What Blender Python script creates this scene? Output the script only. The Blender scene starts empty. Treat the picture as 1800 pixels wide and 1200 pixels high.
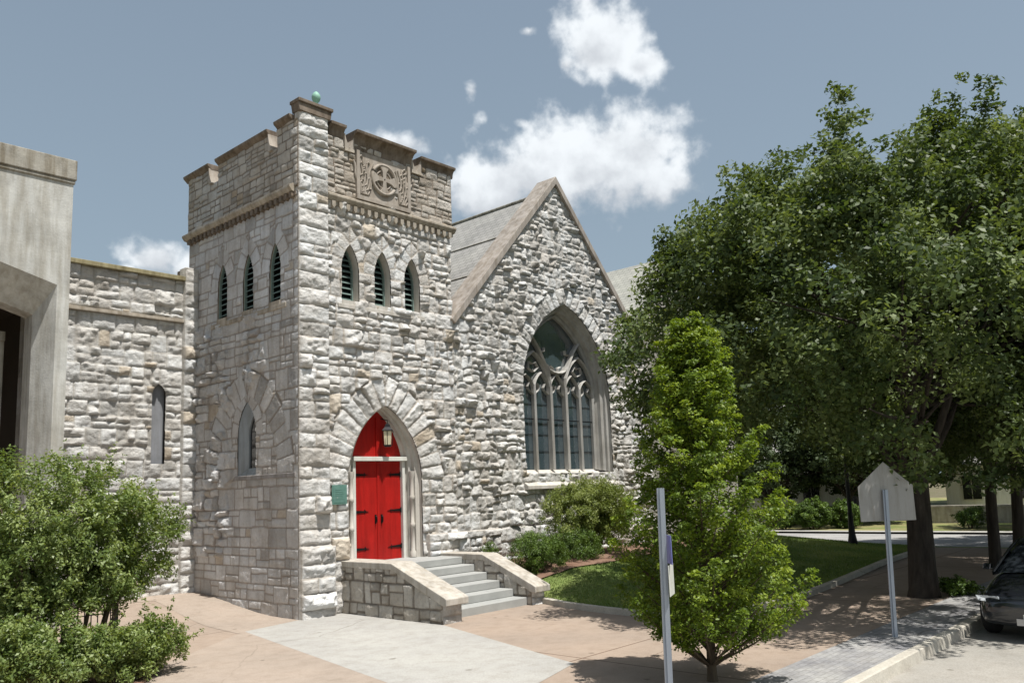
import bpy, bmesh, math, random
import numpy as np
from mathutils import Vector, Matrix
PI=math.pi; R=math.radians
C=bpy.context.scene.collection
scn=bpy.context.scene
# ---------------------------------------------------------------- camera
CAM=(-10.09714,-15.43193,2.5); YAW,PITCH,ROLL=0.73762,0.14152,-0.03773
cd=bpy.data.cameras.new('camera'); cam=bpy.data.objects.new('camera',cd); C.objects.link(cam); scn.camera=cam
d=Vector((math.cos(YAW)*math.cos(PITCH),math.sin(YAW)*math.cos(PITCH),math.sin(PITCH)))
r=Vector((math.sin(YAW),-math.cos(YAW),0)); u=r.cross(d)
r2=r*math.cos(ROLL)+u*math.sin(ROLL); u2=-r*math.sin(ROLL)+u*math.cos(ROLL)
M=Matrix.Identity(4)
for i in range(3): M[i][0]=r2[i]; M[i][1]=u2[i]; M[i][2]=-d[i]; M[i][3]=CAM[i]
cam.matrix_world=M
cd.sensor_width=36; cd.lens=36*1461.81/1800; cd.shift_x=.00265; cd.shift_y=.0293; cd.clip_start=.1; cd.clip_end=2000
# ---------------------------------------------------------------- light
SUN_EL,SUN_A=68.0,-1.5          # elevation, and degrees toward +X from the -Y direction
sd=Vector((math.sin(R(SUN_A))*math.cos(R(SUN_EL)),-math.cos(R(SUN_A))*math.cos(R(SUN_EL)),math.sin(R(SUN_EL))))
sl=bpy.data.lights.new('sun','SUN'); sl.energy=4.4; sl.angle=R(.55); sl.color=(1,.965,.91)
so=bpy.data.objects.new('sun',sl); C.objects.link(so); so.rotation_euler=sd.to_track_quat('Z','Y').to_euler()
scn.view_settings.view_transform='Standard'; scn.view_settings.look='None'; scn.view_settings.gamma=1; scn.view_settings.exposure=0.54
W=bpy.data.worlds.new("World"); scn.world=W; W.use_nodes=True
nt=W.node_tree; N=nt.nodes; L=nt.links; N.clear()
def nd(t,**k):
    n=N.new(t)
    for a,b in k.items(): setattr(n,a,b)
    return n
def lk(a,b): L.new(a,b)
def mth(op,a,b=None,c=None,clamp=False):
    n=nd('ShaderNodeMath',operation=op,use_clamp=clamp)
    for i,x in enumerate((a,b,c)):
        if x is None: continue
        if isinstance(x,(int,float)): n.inputs[i].default_value=x
        else: lk(x,n.inputs[i])
    return n.outputs[0]
sky=nd('ShaderNodeTexSky',sky_type='NISHITA',sun_disc=False,sun_elevation=R(SUN_EL),sun_rotation=R(180-SUN_A))
sky.dust_density=2.2; sky.ozone_density=1.0; sky.air_density=1.0
tc=nd('ShaderNodeTexCoord'); gen=tc.outputs['Generated']
def dotv(v):
    n=nd('ShaderNodeVectorMath',operation='DOT_PRODUCT'); lk(gen,n.inputs[0]); n.inputs[1].default_value=v; return n.outputs['Value']
def noise(scale,detail,rough,off=(0,0,0),st=(1,1,1)):
    mp=nd('ShaderNodeMapping'); mp.inputs['Location'].default_value=off; mp.inputs['Scale'].default_value=st; lk(gen,mp.inputs[0])
    n=nd('ShaderNodeTexNoise'); n.inputs['Scale'].default_value=scale; n.inputs['Detail'].default_value=detail; n.inputs['Roughness'].default_value=rough; lk(mp.outputs[0],n.inputs['Vector']); return n.outputs['Fac']
# blobs: azimuth, elevation, half width deg, half height deg, strength
blobs=[(37.5,22.2,5.4,2.7,1.05),(34.0,22.2,4.6,2.5,1.0),(40.5,21.3,4.4,2.2,1.0),(42.4,20.8,3.6,2.2,1),(33.5,22.3,3.8,3.2,1),(31.2,20.4,2.6,2.0,.8),(36.2,20.2,7.5,1.6,.62),(40.6,24.6,1.0,.8,.7),
 (34.4,29.3,2.5,2.4,1.0),(31.8,27.6,1.7,1.4,.85),(35.4,31.5,1.8,1.6,.75),(37.2,28.2,.9,.9,.7),
 (44.2,26.8,1.0,1.5,.62),(43.6,25.0,1.2,1.2,.5),(39.9,30.3,1.0,.6,.55),(65.6,15.6,2.0,1.3,.85),(63.6,15.0,1.6,1.1,.8),(67.3,14.6,1.2,.8,.6),(49.5,23.6,2.6,.9,.8),(95,20,9,4,.9),(-20,25,9,3,.8),(150,30,14,6,.9),(-60,24,16,6,.9),(220,28,14,5,.9),(-120,35,12,6,.9)]
acc=None; acc2=None
for az,el,hw,hh,s in blobs:
    a,e=R(az),R(el)
    dv=Vector((math.cos(a)*math.cos(e),math.sin(a)*math.cos(e),math.sin(e)))
    t1=Vector((-math.sin(a),math.cos(a),0)); t2=dv.cross(t1)*-1
    x=mth('MULTIPLY',dotv(t1),1/R(hw)); y=mth('MULTIPLY',dotv(t2),1/R(hh))
    q=mth('ADD',mth('MULTIPLY',x,x),mth('MULTIPLY',y,y))
    q=mth('SUBTRACT',s,mth('MULTIPLY',mth('SQRT',q),.62 if s>.65 else .7))
    q=mth('SUBTRACT',q,mth('MULTIPLY',mth('LESS_THAN',dotv(dv),0),9))
    q2=mth('ADD',q,mth('MULTIPLY',mth('MINIMUM',mth('MAXIMUM',y,-1.2),1.2),-.55))
    acc=q if acc is None else mth('SMOOTH_MAX',acc,q,.12)
    acc2=q2 if acc2 is None else mth('SMOOTH_MAX',acc2,q2,.12)
n1=noise(22,6,.52); n2=noise(60,4,.5,(3,1,2)); n3=noise(9,5,.5,(5,5,5))
fld=mth('ADD',acc,mth('ADD',mth('MULTIPLY',mth('SUBTRACT',n1,.5),1.35),mth('MULTIPLY',mth('SUBTRACT',n2,.5),.45)))
mr=nd('ShaderNodeMapRange',interpolation_type='SMOOTHSTEP'); lk(fld,mr.inputs[0]); mr.inputs[1].default_value=.17; mr.inputs[2].default_value=.66
dens=mr.outputs[0]
mr2=nd('ShaderNodeMapRange',interpolation_type='SMOOTHSTEP'); lk(mth('ADD',mth('SUBTRACT',acc2,acc),mth('MULTIPLY',mth('SUBTRACT',n1,.5),1.6)),mr2.inputs[0]); mr2.inputs[1].default_value=-.35; mr2.inputs[2].default_value=.35
shade=nd('ShaderNodeMix',data_type='RGBA'); lk(mr2.outputs[0],shade.inputs['Factor'])
shade.inputs['A'].default_value=(3.9,4.1,4.35,1); shade.inputs['B'].default_value=(5.7,5.95,6.15,1)
# thin high veil greys the blue
veil=nd('ShaderNodeMix',data_type='RGBA'); gr=nd('ShaderNodeMapRange'); lk(dotv((0,0,1)),gr.inputs[0]); gr.inputs[1].default_value=.05; gr.inputs[2].default_value=.55; gr.inputs[3].default_value=.72; gr.inputs[4].default_value=.42; lk(gr.outputs[0],veil.inputs['Factor']); lk(sky.outputs[0],veil.inputs['A']); veil.inputs['B'].default_value=(2.45,3.35,3.85,1)
hs=nd('ShaderNodeHueSaturation'); hs.inputs['Saturation'].default_value=.84; hs.inputs['Value'].default_value=.73; lk(veil.outputs['Result'],hs.inputs['Color'])
mx=nd('ShaderNodeMix',data_type='RGBA'); lk(mth('MULTIPLY',dens,.93),mx.inputs['Factor']); lk(hs.outputs[0],mx.inputs['A']); lk(shade.outputs['Result'],mx.inputs['B'])
bg=nd('ShaderNodeBackground'); bg.inputs['Strength'].default_value=.118; lk(mx.outputs['Result'],bg.inputs['Color'])
ow=nd('ShaderNodeOutputWorld'); lk(bg.outputs[0],ow.inputs[0])
# ---------------------------------------------------------------- helpers
def parent(o,p):
    if p is not None:
        o.parent=p; o.matrix_parent_inverse=Matrix.Translation(Vector(p.location)).inverted()
def link(o,p=None): C.objects.link(o); parent(o,p); return o
def tag(o,label=None,cat=None,group=None,kind=None):
    if label: o['label']=label
    if cat: o['category']=cat
    if group: o['group']=group
    if kind: o['kind']=kind
    return o
def empty(name,loc,label,cat,group=None):
    o=bpy.data.objects.new(name,None); C.objects.link(o); o.location=loc; o.empty_display_size=.2
    return tag(o,label,cat,group)
def mesh_np(name,V,F,mat,par=None,smooth=False,attrs=None):
    """V (n,3); F (m,k) int array."""
    V=np.asarray(V,np.float32); F=np.asarray(F,np.int32); me=bpy.data.meshes.new(name)
    k=F.shape[1]; me.vertices.add(len(V)); me.vertices.foreach_set('co',V.ravel())
    me.loops.add(F.size); me.loops.foreach_set('vertex_index',F.ravel())
    me.polygons.add(len(F)); me.polygons.foreach_set('loop_start',np.arange(0,F.size,k,dtype=np.int32))
    me.update(calc_edges=True)
    if smooth: me.polygons.foreach_set('use_smooth',np.ones(len(F),bool))
    for a,vals in (attrs or {}).items():
        at=me.attributes.new(a,'FLOAT','POINT'); at.data.foreach_set('value',np.asarray(vals,np.float32).ravel())
    me.materials.append(mat)
    return link(bpy.data.objects.new(name,me),par)
class MB:
    """collects simple shapes and builds them as ONE mesh object"""
    def __init__(s): s.v=[]; s.f=[]; s.sm=[]
    def add(s,vs,fs,sm=False):
        o=len(s.v); s.v+= [tuple(v) for v in vs]; s.f+= [tuple(i+o for i in f) for f in fs]; s.sm+=[sm]*len(fs); return s
    def box(s,x0,x1,y0,y1,z0,z1):
        s.add([(x,y,z) for z in (z0,z1) for y in (y0,y1) for x in (x0,x1)],[(0,2,3,1),(4,5,7,6),(0,1,5,4),(2,6,7,3),(0,4,6,2),(1,3,7,5)]); return s
    def prism(s,poly,axis,a,b,flip=False):
        """poly of 2D pts in the other two axes (order xyz), extruded along axis from a to b"""
        def P(p,t):
            if axis==0: return (t,p[0],p[1])
            if axis==1: return (p[0],t,p[1])
            return (p[0],p[1],t)
        n=len(poly); vs=[P(p,a) for p in poly]+[P(p,b) for p in poly]
        fs=[tuple(range(n))[::-1],tuple(range(n,2*n))]+[(i,(i+1)%n,n+(i+1)%n,n+i) for i in range(n)]
        s.add(vs,fs); return s
    def strip(s,A,B,sm=False,close=False):
        n=len(A); vs=list(A)+list(B); m=n if close else n-1
        s.add(vs,[(i,(i+1)%n,n+(i+1)%n,n+i) for i in range(m)],sm); return s
    def tube(s,pts,rad,seg=8,sm=True,cap=True):
        pts=[Vector(p) for p in pts]; rs=rad if hasattr(rad,'__len__') else [rad]*len(pts); rings=[]
        for i,p in enumerate(pts):
            t=(pts[min(i+1,len(pts)-1)]-pts[max(i-1,0)]).normalized()
            a=Vector((0,0,1)) if abs(t.z)<.9 else Vector((1,0,0)); x=t.cross(a).normalized(); y=t.cross(x)
            rings.append([p+(x*math.cos(2*PI*k/seg)+y*math.sin(2*PI*k/seg))*rs[i] for k in range(seg)])
        vs=[v for q in rings for v in q]; fs=[]
        for i in range(len(pts)-1):
            for k in range(seg): fs.append((i*seg+k,i*seg+(k+1)%seg,(i+1)*seg+(k+1)%seg,(i+1)*seg+k))
        s.add(vs,fs,sm)
        if cap: s.add(rings[0],[tuple(range(seg))[::-1]]); s.add(rings[-1],[tuple(range(seg))])
        return s
    def lathe(s,c,prof,seg=16,sm=True):
        vs=[];fs=[]
        for (rr,z) in prof:
            for k in range(seg): vs.append((c[0]+rr*math.cos(2*PI*k/seg),c[1]+rr*math.sin(2*PI*k/seg),c[2]+z))
        for i in range(len(prof)-1):
            for k in range(seg): fs.append((i*seg+k,i*seg+(k+1)%seg,(i+1)*seg+(k+1)%seg,(i+1)*seg+k))
        s.add(vs,fs,sm); return s
    def build(s,name,mat,par=None,bevel=0,seg=2):
        me=bpy.data.meshes.new(name); me.from_pydata(s.v,[],s.f); me.materials.append(mat)
        me.polygons.foreach_set('use_smooth',s.sm); 
        bm=bmesh.new(); bm.from_mesh(me); bmesh.ops.recalc_face_normals(bm,faces=bm.faces); bm.to_mesh(me); bm.free()
        o=link(bpy.data.objects.new(name,me),par)
        if bevel:
            m=o.modifiers.new('b','BEVEL'); m.width=bevel; m.segments=seg; m.limit_method='ANGLE'
        return o
# numpy value noise
_rg=np.random.default_rng(5); _T=_rg.random((256,256))
def vn(x,y):
    xi=np.floor(x).astype(int); yi=np.floor(y).astype(int); fx=x-xi; fy=y-yi
    fx=fx*fx*(3-2*fx); fy=fy*fy*(3-2*fy)
    g=lambda a,b:_T[a&255,b&255]
    return (g(xi,yi)*(1-fx)+g(xi+1,yi)*fx)*(1-fy)+(g(xi,yi+1)*(1-fx)+g(xi+1,yi+1)*fx)*fy
def fbm(x,y,o=4):
    t=0;a=.5
    for i in range(o): t=t+a*(vn(x*2**i+17*i,y*2**i+31*i)-.5); a*=.5
    return t*2
def sstep(a,b,x):
    t=np.clip((x-a)/(b-a),0,1); return t*t*(3-2*t)
# ---------------------------------------------------------------- materials
def mat(name): 
    m=bpy.data.materials.new(name); m.use_nodes=True; t=m.node_tree; t.nodes.clear()
    return m,t
class G:
    """tiny node builder"""
    def __init__(s,name): s.m,s.t=mat(name); s.p=s.n('ShaderNodeBsdfPrincipled'); s.o=s.n('ShaderNodeOutputMaterial'); s.l(s.p.outputs[0],s.o.inputs[0]); s.tc=s.n('ShaderNodeTexCoord').outputs['Object']
    def n(s,t,**k):
        n=s.t.nodes.new(t)
        for a,b in k.items(): setattr(n,a,b)
        return n
    def l(s,a,b): s.t.links.new(a,b)
    def noise(s,sc,det=4,ro=.55,vec=None,st=None,typ='noise'):
        v=vec or s.tc
        if st: mp=s.n('ShaderNodeMapping'); mp.inputs['Scale'].default_value=st; s.l(v,mp.inputs[0]); v=mp.outputs[0]
        n=s.n('ShaderNodeTexNoise'); n.inputs['Scale'].default_value=sc; n.inputs['Detail'].default_value=det; n.inputs['Roughness'].default_value=ro; s.l(v,n.inputs['Vector']); return n.outputs['Fac']
    def attr(s,a): return s.n('ShaderNodeAttribute',attribute_name=a).outputs['Fac']
    def ramp(s,f,stops,interp='LINEAR'):
        n=s.n('ShaderNodeValToRGB'); n.color_ramp.interpolation=interp; e=n.color_ramp.elements
        while len(e)<len(stops): e.new(.5)
        for i,(p,c) in enumerate(stops): e[i].position=p; e[i].color=(*c,1) if len(c)==3 else c
        s.l(f,n.inputs[0]); return n.outputs[0]
    def mix(s,f,a,b,bt='MIX'):
        n=s.n('ShaderNodeMix',data_type='RGBA',blend_type=bt)
        for k,x in (('Factor',f),('A',a),('B',b)):
            if isinstance(x,(int,float)): n.inputs[k].default_value=x
            elif isinstance(x,tuple): n.inputs[k].default_value=(*x,1)
            else: s.l(x,n.inputs[k])
        return n.outputs['Result']
    def math(s,op,a,b=0.,clamp=False):
        n=s.n('ShaderNodeMath',operation=op,use_clamp=clamp)
        for i,x in enumerate((a,b)):
            if isinstance(x,(int,float)): n.inputs[i].default_value=x
            else: s.l(x,n.inputs[i])
        return n.outputs[0]
    def bump(s,h,st,dist=.02):
        b=s.n('ShaderNodeBump'); b.inputs['Strength'].default_value=st; b.inputs['Distance'].default_value=dist; s.l(h,b.inputs['Height']); s.l(b.outputs[0],s.p.inputs['Normal'])
    def done(s,col,rough=.8,metal=0,spec=.3):
        if isinstance(col,tuple): s.p.inputs['Base Color'].default_value=(*col,1)
        else: s.l(col,s.p.inputs['Base Color'])
        if isinstance(rough,(int,float)): s.p.inputs['Roughness'].default_value=rough
        else: s.l(rough,s.p.inputs['Roughness'])
        s.p.inputs['Metallic'].default_value=metal; s.p.inputs['Specular IOR Level'].default_value=spec
        return s.m
def stone_mat(name,tint=(1,1,1),mort=(.27,.22,.17),stain=.5):
    g=G(name); tone=g.attr('tone'); mo=g.attr('mort')
    base=g.ramp(tone,[(0,(.44,.43,.41)),(.15,(.60,.58,.55)),(.4,(.69,.67,.64)),(.65,(.63,.63,.62)),(.88,(.78,.775,.76)),(1,(.58,.51,.42))])
    n=g.noise(2.2,6,.65); n2=g.noise(14,5,.7); n3=g.noise(.45,3,.5)
    c=g.mix(1.,base,g.ramp(n,[(.3,(.80,.77,.73)),(.55,(1,1,1)),(.75,(1.04,1.03,1.0))]),'MULTIPLY')
    c=g.mix(1.,c,g.ramp(n2,[(.25,(.80,.78,.75)),(.5,(1,1,1))]),'MULTIPLY')
    c=g.mix(stain,c,g.mix(1.,c,g.ramp(n3,[(.35,(.74,.64,.52)),(.6,(1,1,1))]),'MULTIPLY'))
    c=g.mix(1.,c,g.ramp(g.noise(2.2,5,.6,st=(1.3,1.3,.16)),[(.34,(.80,.79,.78)),(.54,(1,1,1))]),'MULTIPLY')
    c=g.mix(1.,c,tint,'MULTIPLY')
    c=g.mix(g.math('MULTIPLY',mo,.85),c,mort)
    g.bump(g.math('ADD',g.noise(30,6,.7),g.math('MULTIPLY',g.noise(9,4,.6),1.5)),.75,.035)
    return g.done(c,.88,0,.2)
MS=stone_mat('limestone_rock_face',(.97,.99,1.01),(.36,.32,.27),.3)
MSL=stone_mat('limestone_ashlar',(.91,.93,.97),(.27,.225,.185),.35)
MSG=stone_mat('limestone_rubble',(.93,.95,.965),(.40,.375,.335),.25)
MSP=stone_mat('limestone_parapet',(.78,.765,.745),(.17,.135,.10),.6)
MSC=stone_mat('limestone_cheek_wall',(.72,.69,.64),(.15,.12,.09),.5)
def dressed(name,col,var=.25,sc=3,st=.25,streak=True,rough=.85):
    g=G(name); n=g.noise(sc,6,.65); n2=g.noise(25,4,.6); 
    c=g.mix(1.,col,g.ramp(n,[(.3,(1-var,)*3),(.65,(1,1,1))]),'MULTIPLY')
    if streak: c=g.mix(1.,c,g.ramp(g.noise(2.5,5,.6,st=(3,3,.35)),[(.35,(1-var*.9,1-var,1-var*1.15)),(.6,(1,1,1))]),'MULTIPLY')
    g.bump(n2,st,.01); return g.done(c,rough)
M_trim=dressed('dressed_stone',(.46,.41,.34),.35,3)
M_trimw=dressed('pale_dressed_stone',(.56,.53,.48),.2,2)
M_brown=dressed('weathered_brown_stone',(.235,.19,.15),.45,4)
M_panel=dressed('tan_carved_stone',(.40,.355,.305),.25,4)
M_conc=dressed('board_marked_concrete',(.52,.52,.49),.30,2.2,.5)
M_concd=dressed('weathered_concrete',(.40,.38,.33),.45,2.5,.6)
M_step=dressed('step_concrete',(.36,.365,.35),.18,2,.3,False)
M_winst=dressed('grey_tracery_stone',(.45,.44,.415),.25,2)
M_cop=dressed('coping_stone',(.50,.465,.41),.30,3,.3,True)
M_gcop=dressed('gable_coping_stone',(.40,.36,.32),.35,2.5,.4,True)
M_red=dressed('red_paint',(.41,.011,.008),.28,1.4,.3,True,.5)
M_white=dressed('off_white_paint',(.66,.66,.61),.12,4,.1,True,.5)
g=G('black_iron'); M_iron=g.done((.015,.015,.016),.45,.6,.5)
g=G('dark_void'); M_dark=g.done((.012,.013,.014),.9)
g=G('green_louvre_paint'); M_louv=g.done(g.mix(g.noise(8,4),(.10,.15,.135),(.20,.26,.235)),.6)
g=G('copper_patina'); M_copper=g.done(g.mix(g.noise(9,5),(.16,.34,.27),(.30,.50,.40)),.6)
g=G('bronze_plaque_patina'); g.bump(g.noise(40,3),.4,.004); M_plaq=g.done(g.mix(g.noise(12,4),(.09,.20,.17),(.18,.32,.27)),.5,.3)
g=G('leaded_glass'); g.bump(g.noise(5,3,st=(1,1,.6)),.35,.02); M_glass=g.done(g.mix(g.noise(4,4),(.03,.05,.06),(.08,.11,.125)),.07,0,1.0); g.p.inputs['IOR'].default_value=2.1
g=G('brown_glass'); M_glass2=g.done((.02,.02,.022),.08,0,.8)
g=G('lantern_glass'); M_lglass=g.done((.62,.55,.38),.3,0,.5)
def roof_mat(name,ca,cb):
    g=G(name); w=g.n('ShaderNodeTexWave',wave_type='BANDS',bands_direction='Z'); w.inputs['Scale'].default_value=1.1; w.inputs['Distortion'].default_value=.6; w.inputs['Detail'].default_value=2; g.l(g.tc,w.inputs[0])
    b=g.n('ShaderNodeTexBrick'); b.inputs['Scale'].default_value=1; b.inputs['Brick Width'].default_value=.3; b.inputs['Row Height'].default_value=.18; b.inputs['Mortar Size'].default_value=.008
    sp=g.n('ShaderNodeSeparateXYZ'); g.l(g.tc,sp.inputs[0]); cb_=g.n('ShaderNodeCombineXYZ'); g.l(sp.outputs['Y'],cb_.inputs[0]); g.l(g.math('MULTIPLY',sp.outputs['Z'],1.35),cb_.inputs[1]); g.l(cb_.outputs[0],b.inputs['Vector'])
    b.inputs['Color1'].default_value=(*ca,1); b.inputs['Color2'].default_value=(*cb,1); b.inputs['Mortar'].default_value=(ca[0]*.45,ca[1]*.45,ca[2]*.45,1)
    c=g.mix(1.,b.outputs['Color'],g.ramp(g.noise(.9,5),[(.3,(.8,.8,.8)),(.7,(1.08,1.08,1.05))]),'MULTIPLY')
    g.bump(b.outputs['Fac'],-.4,.02); return g.done(c,.75)
M_slate=roof_mat('grey_slate',(.29,.285,.27),(.35,.34,.325)); M_tanroof=roof_mat('tan_slate',(.31,.31,.28),(.37,.365,.33))
def ground_mat(name,ca,cb,sc=.5,fine=40,bump=.3,joint=None,jc=(.2,.16,.12),jw=.012):
    g=G(name); n=g.noise(sc,6,.6); c=g.mix(g.ramp(n,[(.35,(0,0,0)),(.65,(1,1,1))]),ca,cb)
    c=g.mix(1.,c,g.ramp(g.noise(fine,3,.7),[(.3,(.8,.8,.8)),(.6,(1.05,1.05,1.05))]),'MULTIPLY')
    c=g.mix(1.,c,g.ramp(g.noise(3.5,6,.7),[(.3,(.84,.82,.8)),(.55,(1,1,1))]),'MULTIPLY')
    if joint:
        b=g.n('ShaderNodeTexBrick'); b.offset=joint[2]; b.inputs['Scale'].default_value=1; b.inputs['Brick Width'].default_value=joint[0]; b.inputs['Row Height'].default_value=joint[1]; b.inputs['Mortar Size'].default_value=jw; b.inputs['Mortar Smooth'].default_value=.3
        b.inputs['Color1'].default_value=(1,1,1,1); b.inputs['Color2'].default_value=(.86,.86,.86,1) if joint[0]<.5 else (.96,.96,.96,1); b.inputs['Mortar'].default_value=(*jc,1); g.l(g.tc,b.inputs['Vector'])
        c=g.mix(1.,c,b.outputs['Color'],'MULTIPLY')
    v=g.n('ShaderNodeTexVoronoi'); v.inputs['Scale'].default_value=1.3; g.l(g.tc,v.inputs['Vector'])
    sp_=g.math('ADD',v.outputs['Distance'],g.math('MULTIPLY',g.math('SUBTRACT',g.noise(9,3),.5),.18))
    c=g.mix(1.,c,g.ramp(sp_,[(.035,(.62,.60,.57)),(.075,(1,1,1))]),'MULTIPLY')      # gum and oil spots
    v2=g.n('ShaderNodeTexVoronoi',feature='DISTANCE_TO_EDGE'); v2.inputs['Scale'].default_value=.33; mpn=g.n('ShaderNodeMix',data_type='VECTOR'); 
    nz=g.n('ShaderNodeTexNoise'); nz.inputs['Scale'].default_value=1.4; nz.inputs['Detail'].default_value=5; g.l(g.tc,nz.inputs['Vector']); mpn.inputs['Factor'].default_value=.25; g.l(g.tc,mpn.inputs['A']); g.l(nz.outputs['Color'],mpn.inputs['B']); g.l(mpn.outputs['Result'],v2.inputs['Vector'])
    c=g.mix(g.ramp(g.noise(.25,2),[(.45,(0,0,0)),(.6,(1,1,1))]),c,g.mix(1.,c,g.ramp(v2.outputs['Distance'],[(.0,(.55,.52,.48)),(.004,(1,1,1))]),'MULTIPLY'))  # hairline cracks
    g.bump(g.noise(fine*1.5,4,.7),bump,.006); return g.done(c,.9,0,.15)
M_walk=ground_mat('tan_aggregate_paving',(.36,.285,.225),(.30,.245,.20),.35,60,.3,(7.5,7.5,0),(.50,.44,.40),.02)
M_patch=ground_mat('pale_concrete_paving',(.40,.39,.36),(.34,.33,.31),.4,45,.25)
M_grit=ground_mat('beige_gritty_paving',(.37,.305,.25),(.31,.26,.215),.5,60,.3)
M_paver=ground_mat('grey_stone_pavers',(.24,.24,.25),(.38,.375,.36),1.6,22,.7,(.20,.10,.5),(.68,.67,.66),.007)
M_kerb=ground_mat('kerb_concrete',(.52,.49,.42),(.42,.395,.345),.9,40,.4)
M_road=ground_mat('worn_street_concrete',(.27,.26,.235),(.35,.33,.295),.35,35,.5)
M_road2=ground_mat('cross_street_asphalt',(.27,.265,.26),(.36,.355,.34),.3,30,.3)
M_soil=ground_mat('bare_ground',(.16,.13,.09),(.11,.11,.055),.3,20,.6)
M_mulch=ground_mat('bark_mulch',(.17,.10,.07),(.25,.165,.12),2,28,1.0)
M_lawn=ground_mat('mown_lawn',(.10,.16,.04),(.19,.225,.075),.6,35,1.0)
M_fardry=ground_mat('dry_lawn',(.13,.17,.05),(.30,.25,.13),.5,25,.6)
g=G('galvanised_steel'); M_galv=g.done(g.mix(g.noise(6,5,st=(1,1,.3)),(.30,.33,.38),(.42,.45,.50)),.42,.7,.5)
g=G('aluminium_sign_back'); M_alu=g.done(g.mix(1.,g.mix(g.noise(3,4),(.30,.29,.28),(.38,.37,.36)),g.ramp(g.noise(5,6,.7,st=(2,2,.25)),[(.33,(.80,.78,.75)),(.52,(1,1,1))]),'MULTIPLY'),.5,.35,.4)
def leaf_mat(name,c0,c1,c2,tr=.35,rough=.45,spec=.4):
    g=G(name); t=g.attr('tint'); col=g.ramp(t,[(0,c0),(.5,c1),(1,c2)])
    g.done(col,rough,0,spec)
    trn=g.n('ShaderNodeBsdfTranslucent'); g.l(g.mix(1.,col,(1.35,1.3,.55),'MULTIPLY'),trn.inputs[0])
    ms=g.n('ShaderNodeMixShader'); ms.inputs[0].default_value=tr; g.l(g.p.outputs[0],ms.inputs[1]); g.l(trn.outputs[0],ms.inputs[2]); g.l(ms.outputs[0],g.o.inputs[0]); return g.m
M_oak=leaf_mat('oak_leaves',(.032,.058,.017),(.085,.122,.036),(.19,.24,.085),.34,.52,.35)
M_horn=leaf_mat('bright_hornbeam_leaves',(.05,.085,.010),(.135,.205,.02),(.29,.36,.04),.38,.5)
M_bush=leaf_mat('fresh_bush_leaves',(.07,.12,.03),(.165,.225,.06),(.31,.37,.14),.35,.45,.5)
M_yew=leaf_mat('dark_yew_leaves',(.04,.075,.010),(.08,.14,.018),(.15,.22,.03),.15,.5,.4)
M_shrub=leaf_mat('olive_shrub_leaves',(.085,.12,.022),(.18,.225,.05),(.32,.36,.12),.3,.5,.4)
M_farleaf=leaf_mat('distant_tree_leaves',(.03,.05,.02),(.05,.075,.025),(.08,.11,.04),.2,.6,.3)
M_grass=leaf_mat('grass_blades',(.10,.16,.035),(.17,.24,.06),(.28,.32,.11),.25,.6)
def bark(name,a,b):
    g=G(name); n=g.noise(7,6,.7,st=(1,1,.22)); g.bump(n,1.,.04); return g.done(g.mix(g.ramp(n,[(.35,(0,0,0)),(.65,(1,1,1))]),a,b),.9)
M_bark=bark('oak_bark',(.028,.022,.018),(.07,.058,.047)); M_bark2=bark('smooth_bark',(.06,.042,.028),(.13,.10,.065))
# ---------------------------------------------------------------- stone walls
def arc_pts(uc,w,zs,za,n=14):
    """left springing -> apex -> right springing of a pointed arch"""
    h=za-zs; a=(h*h-w*w)/(2*w); Rr=w+a; th=math.atan2(h,a); L_=[];
    for i in range(n+1):
        t=th*i/n; L_.append((uc+a-Rr*math.cos(t),zs+Rr*math.sin(t)))
    return L_+[(2*uc-p[0],p[1]) for p in L_[::-1][1:]]
def opening_outline(uc,w,z0,zs,za,n=14): return [(uc-w,z0)]+arc_pts(uc,w,zs,za,n)+[(uc+w,z0)]
def arch_sd(U,V,uc,w,z0,zs,za):
    """signed distance, positive inside"""
    h=za-zs; a=(h*h-w*w)/(2*w); Rr=w+a; du=np.abs(U-uc)
    up=Rr-np.hypot(du+a,V-zs); lo=w-du
    return np.minimum(np.where(V>zs,up,lo),V-z0)
def ashlar(u0,u1,v0,v1,rng,ch=(.26,.42),wd=(.3,.75),full=.35):
    out=[]; v=v0
    while v<v1:
        H=rng.uniform(*ch); u=u0-rng.uniform(0,.3)
        while u<u1:
            Wd=rng.uniform(*wd)
            a,b=max(u,u0),min(u+Wd,u1)
            if b>a+1e-3:
                if u1-b<.08: b=u1; Wd=b-u+1
                if rng.random()<full: out.append((a,b,v,v+H))
                else:
                    k=rng.uniform(.35,.65)*H
                    for c,dd in ((v,v+k),(v+k,v+H)):
                        if b-a>.38 and rng.random()<.55:
                            m=a+(b-a)*rng.uniform(.35,.65); out+= [(a,m,c,dd),(m,b,c,dd)]
                        else: out.append((a,b,c,dd))
            u+=Wd
        v+=H
    return out
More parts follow.
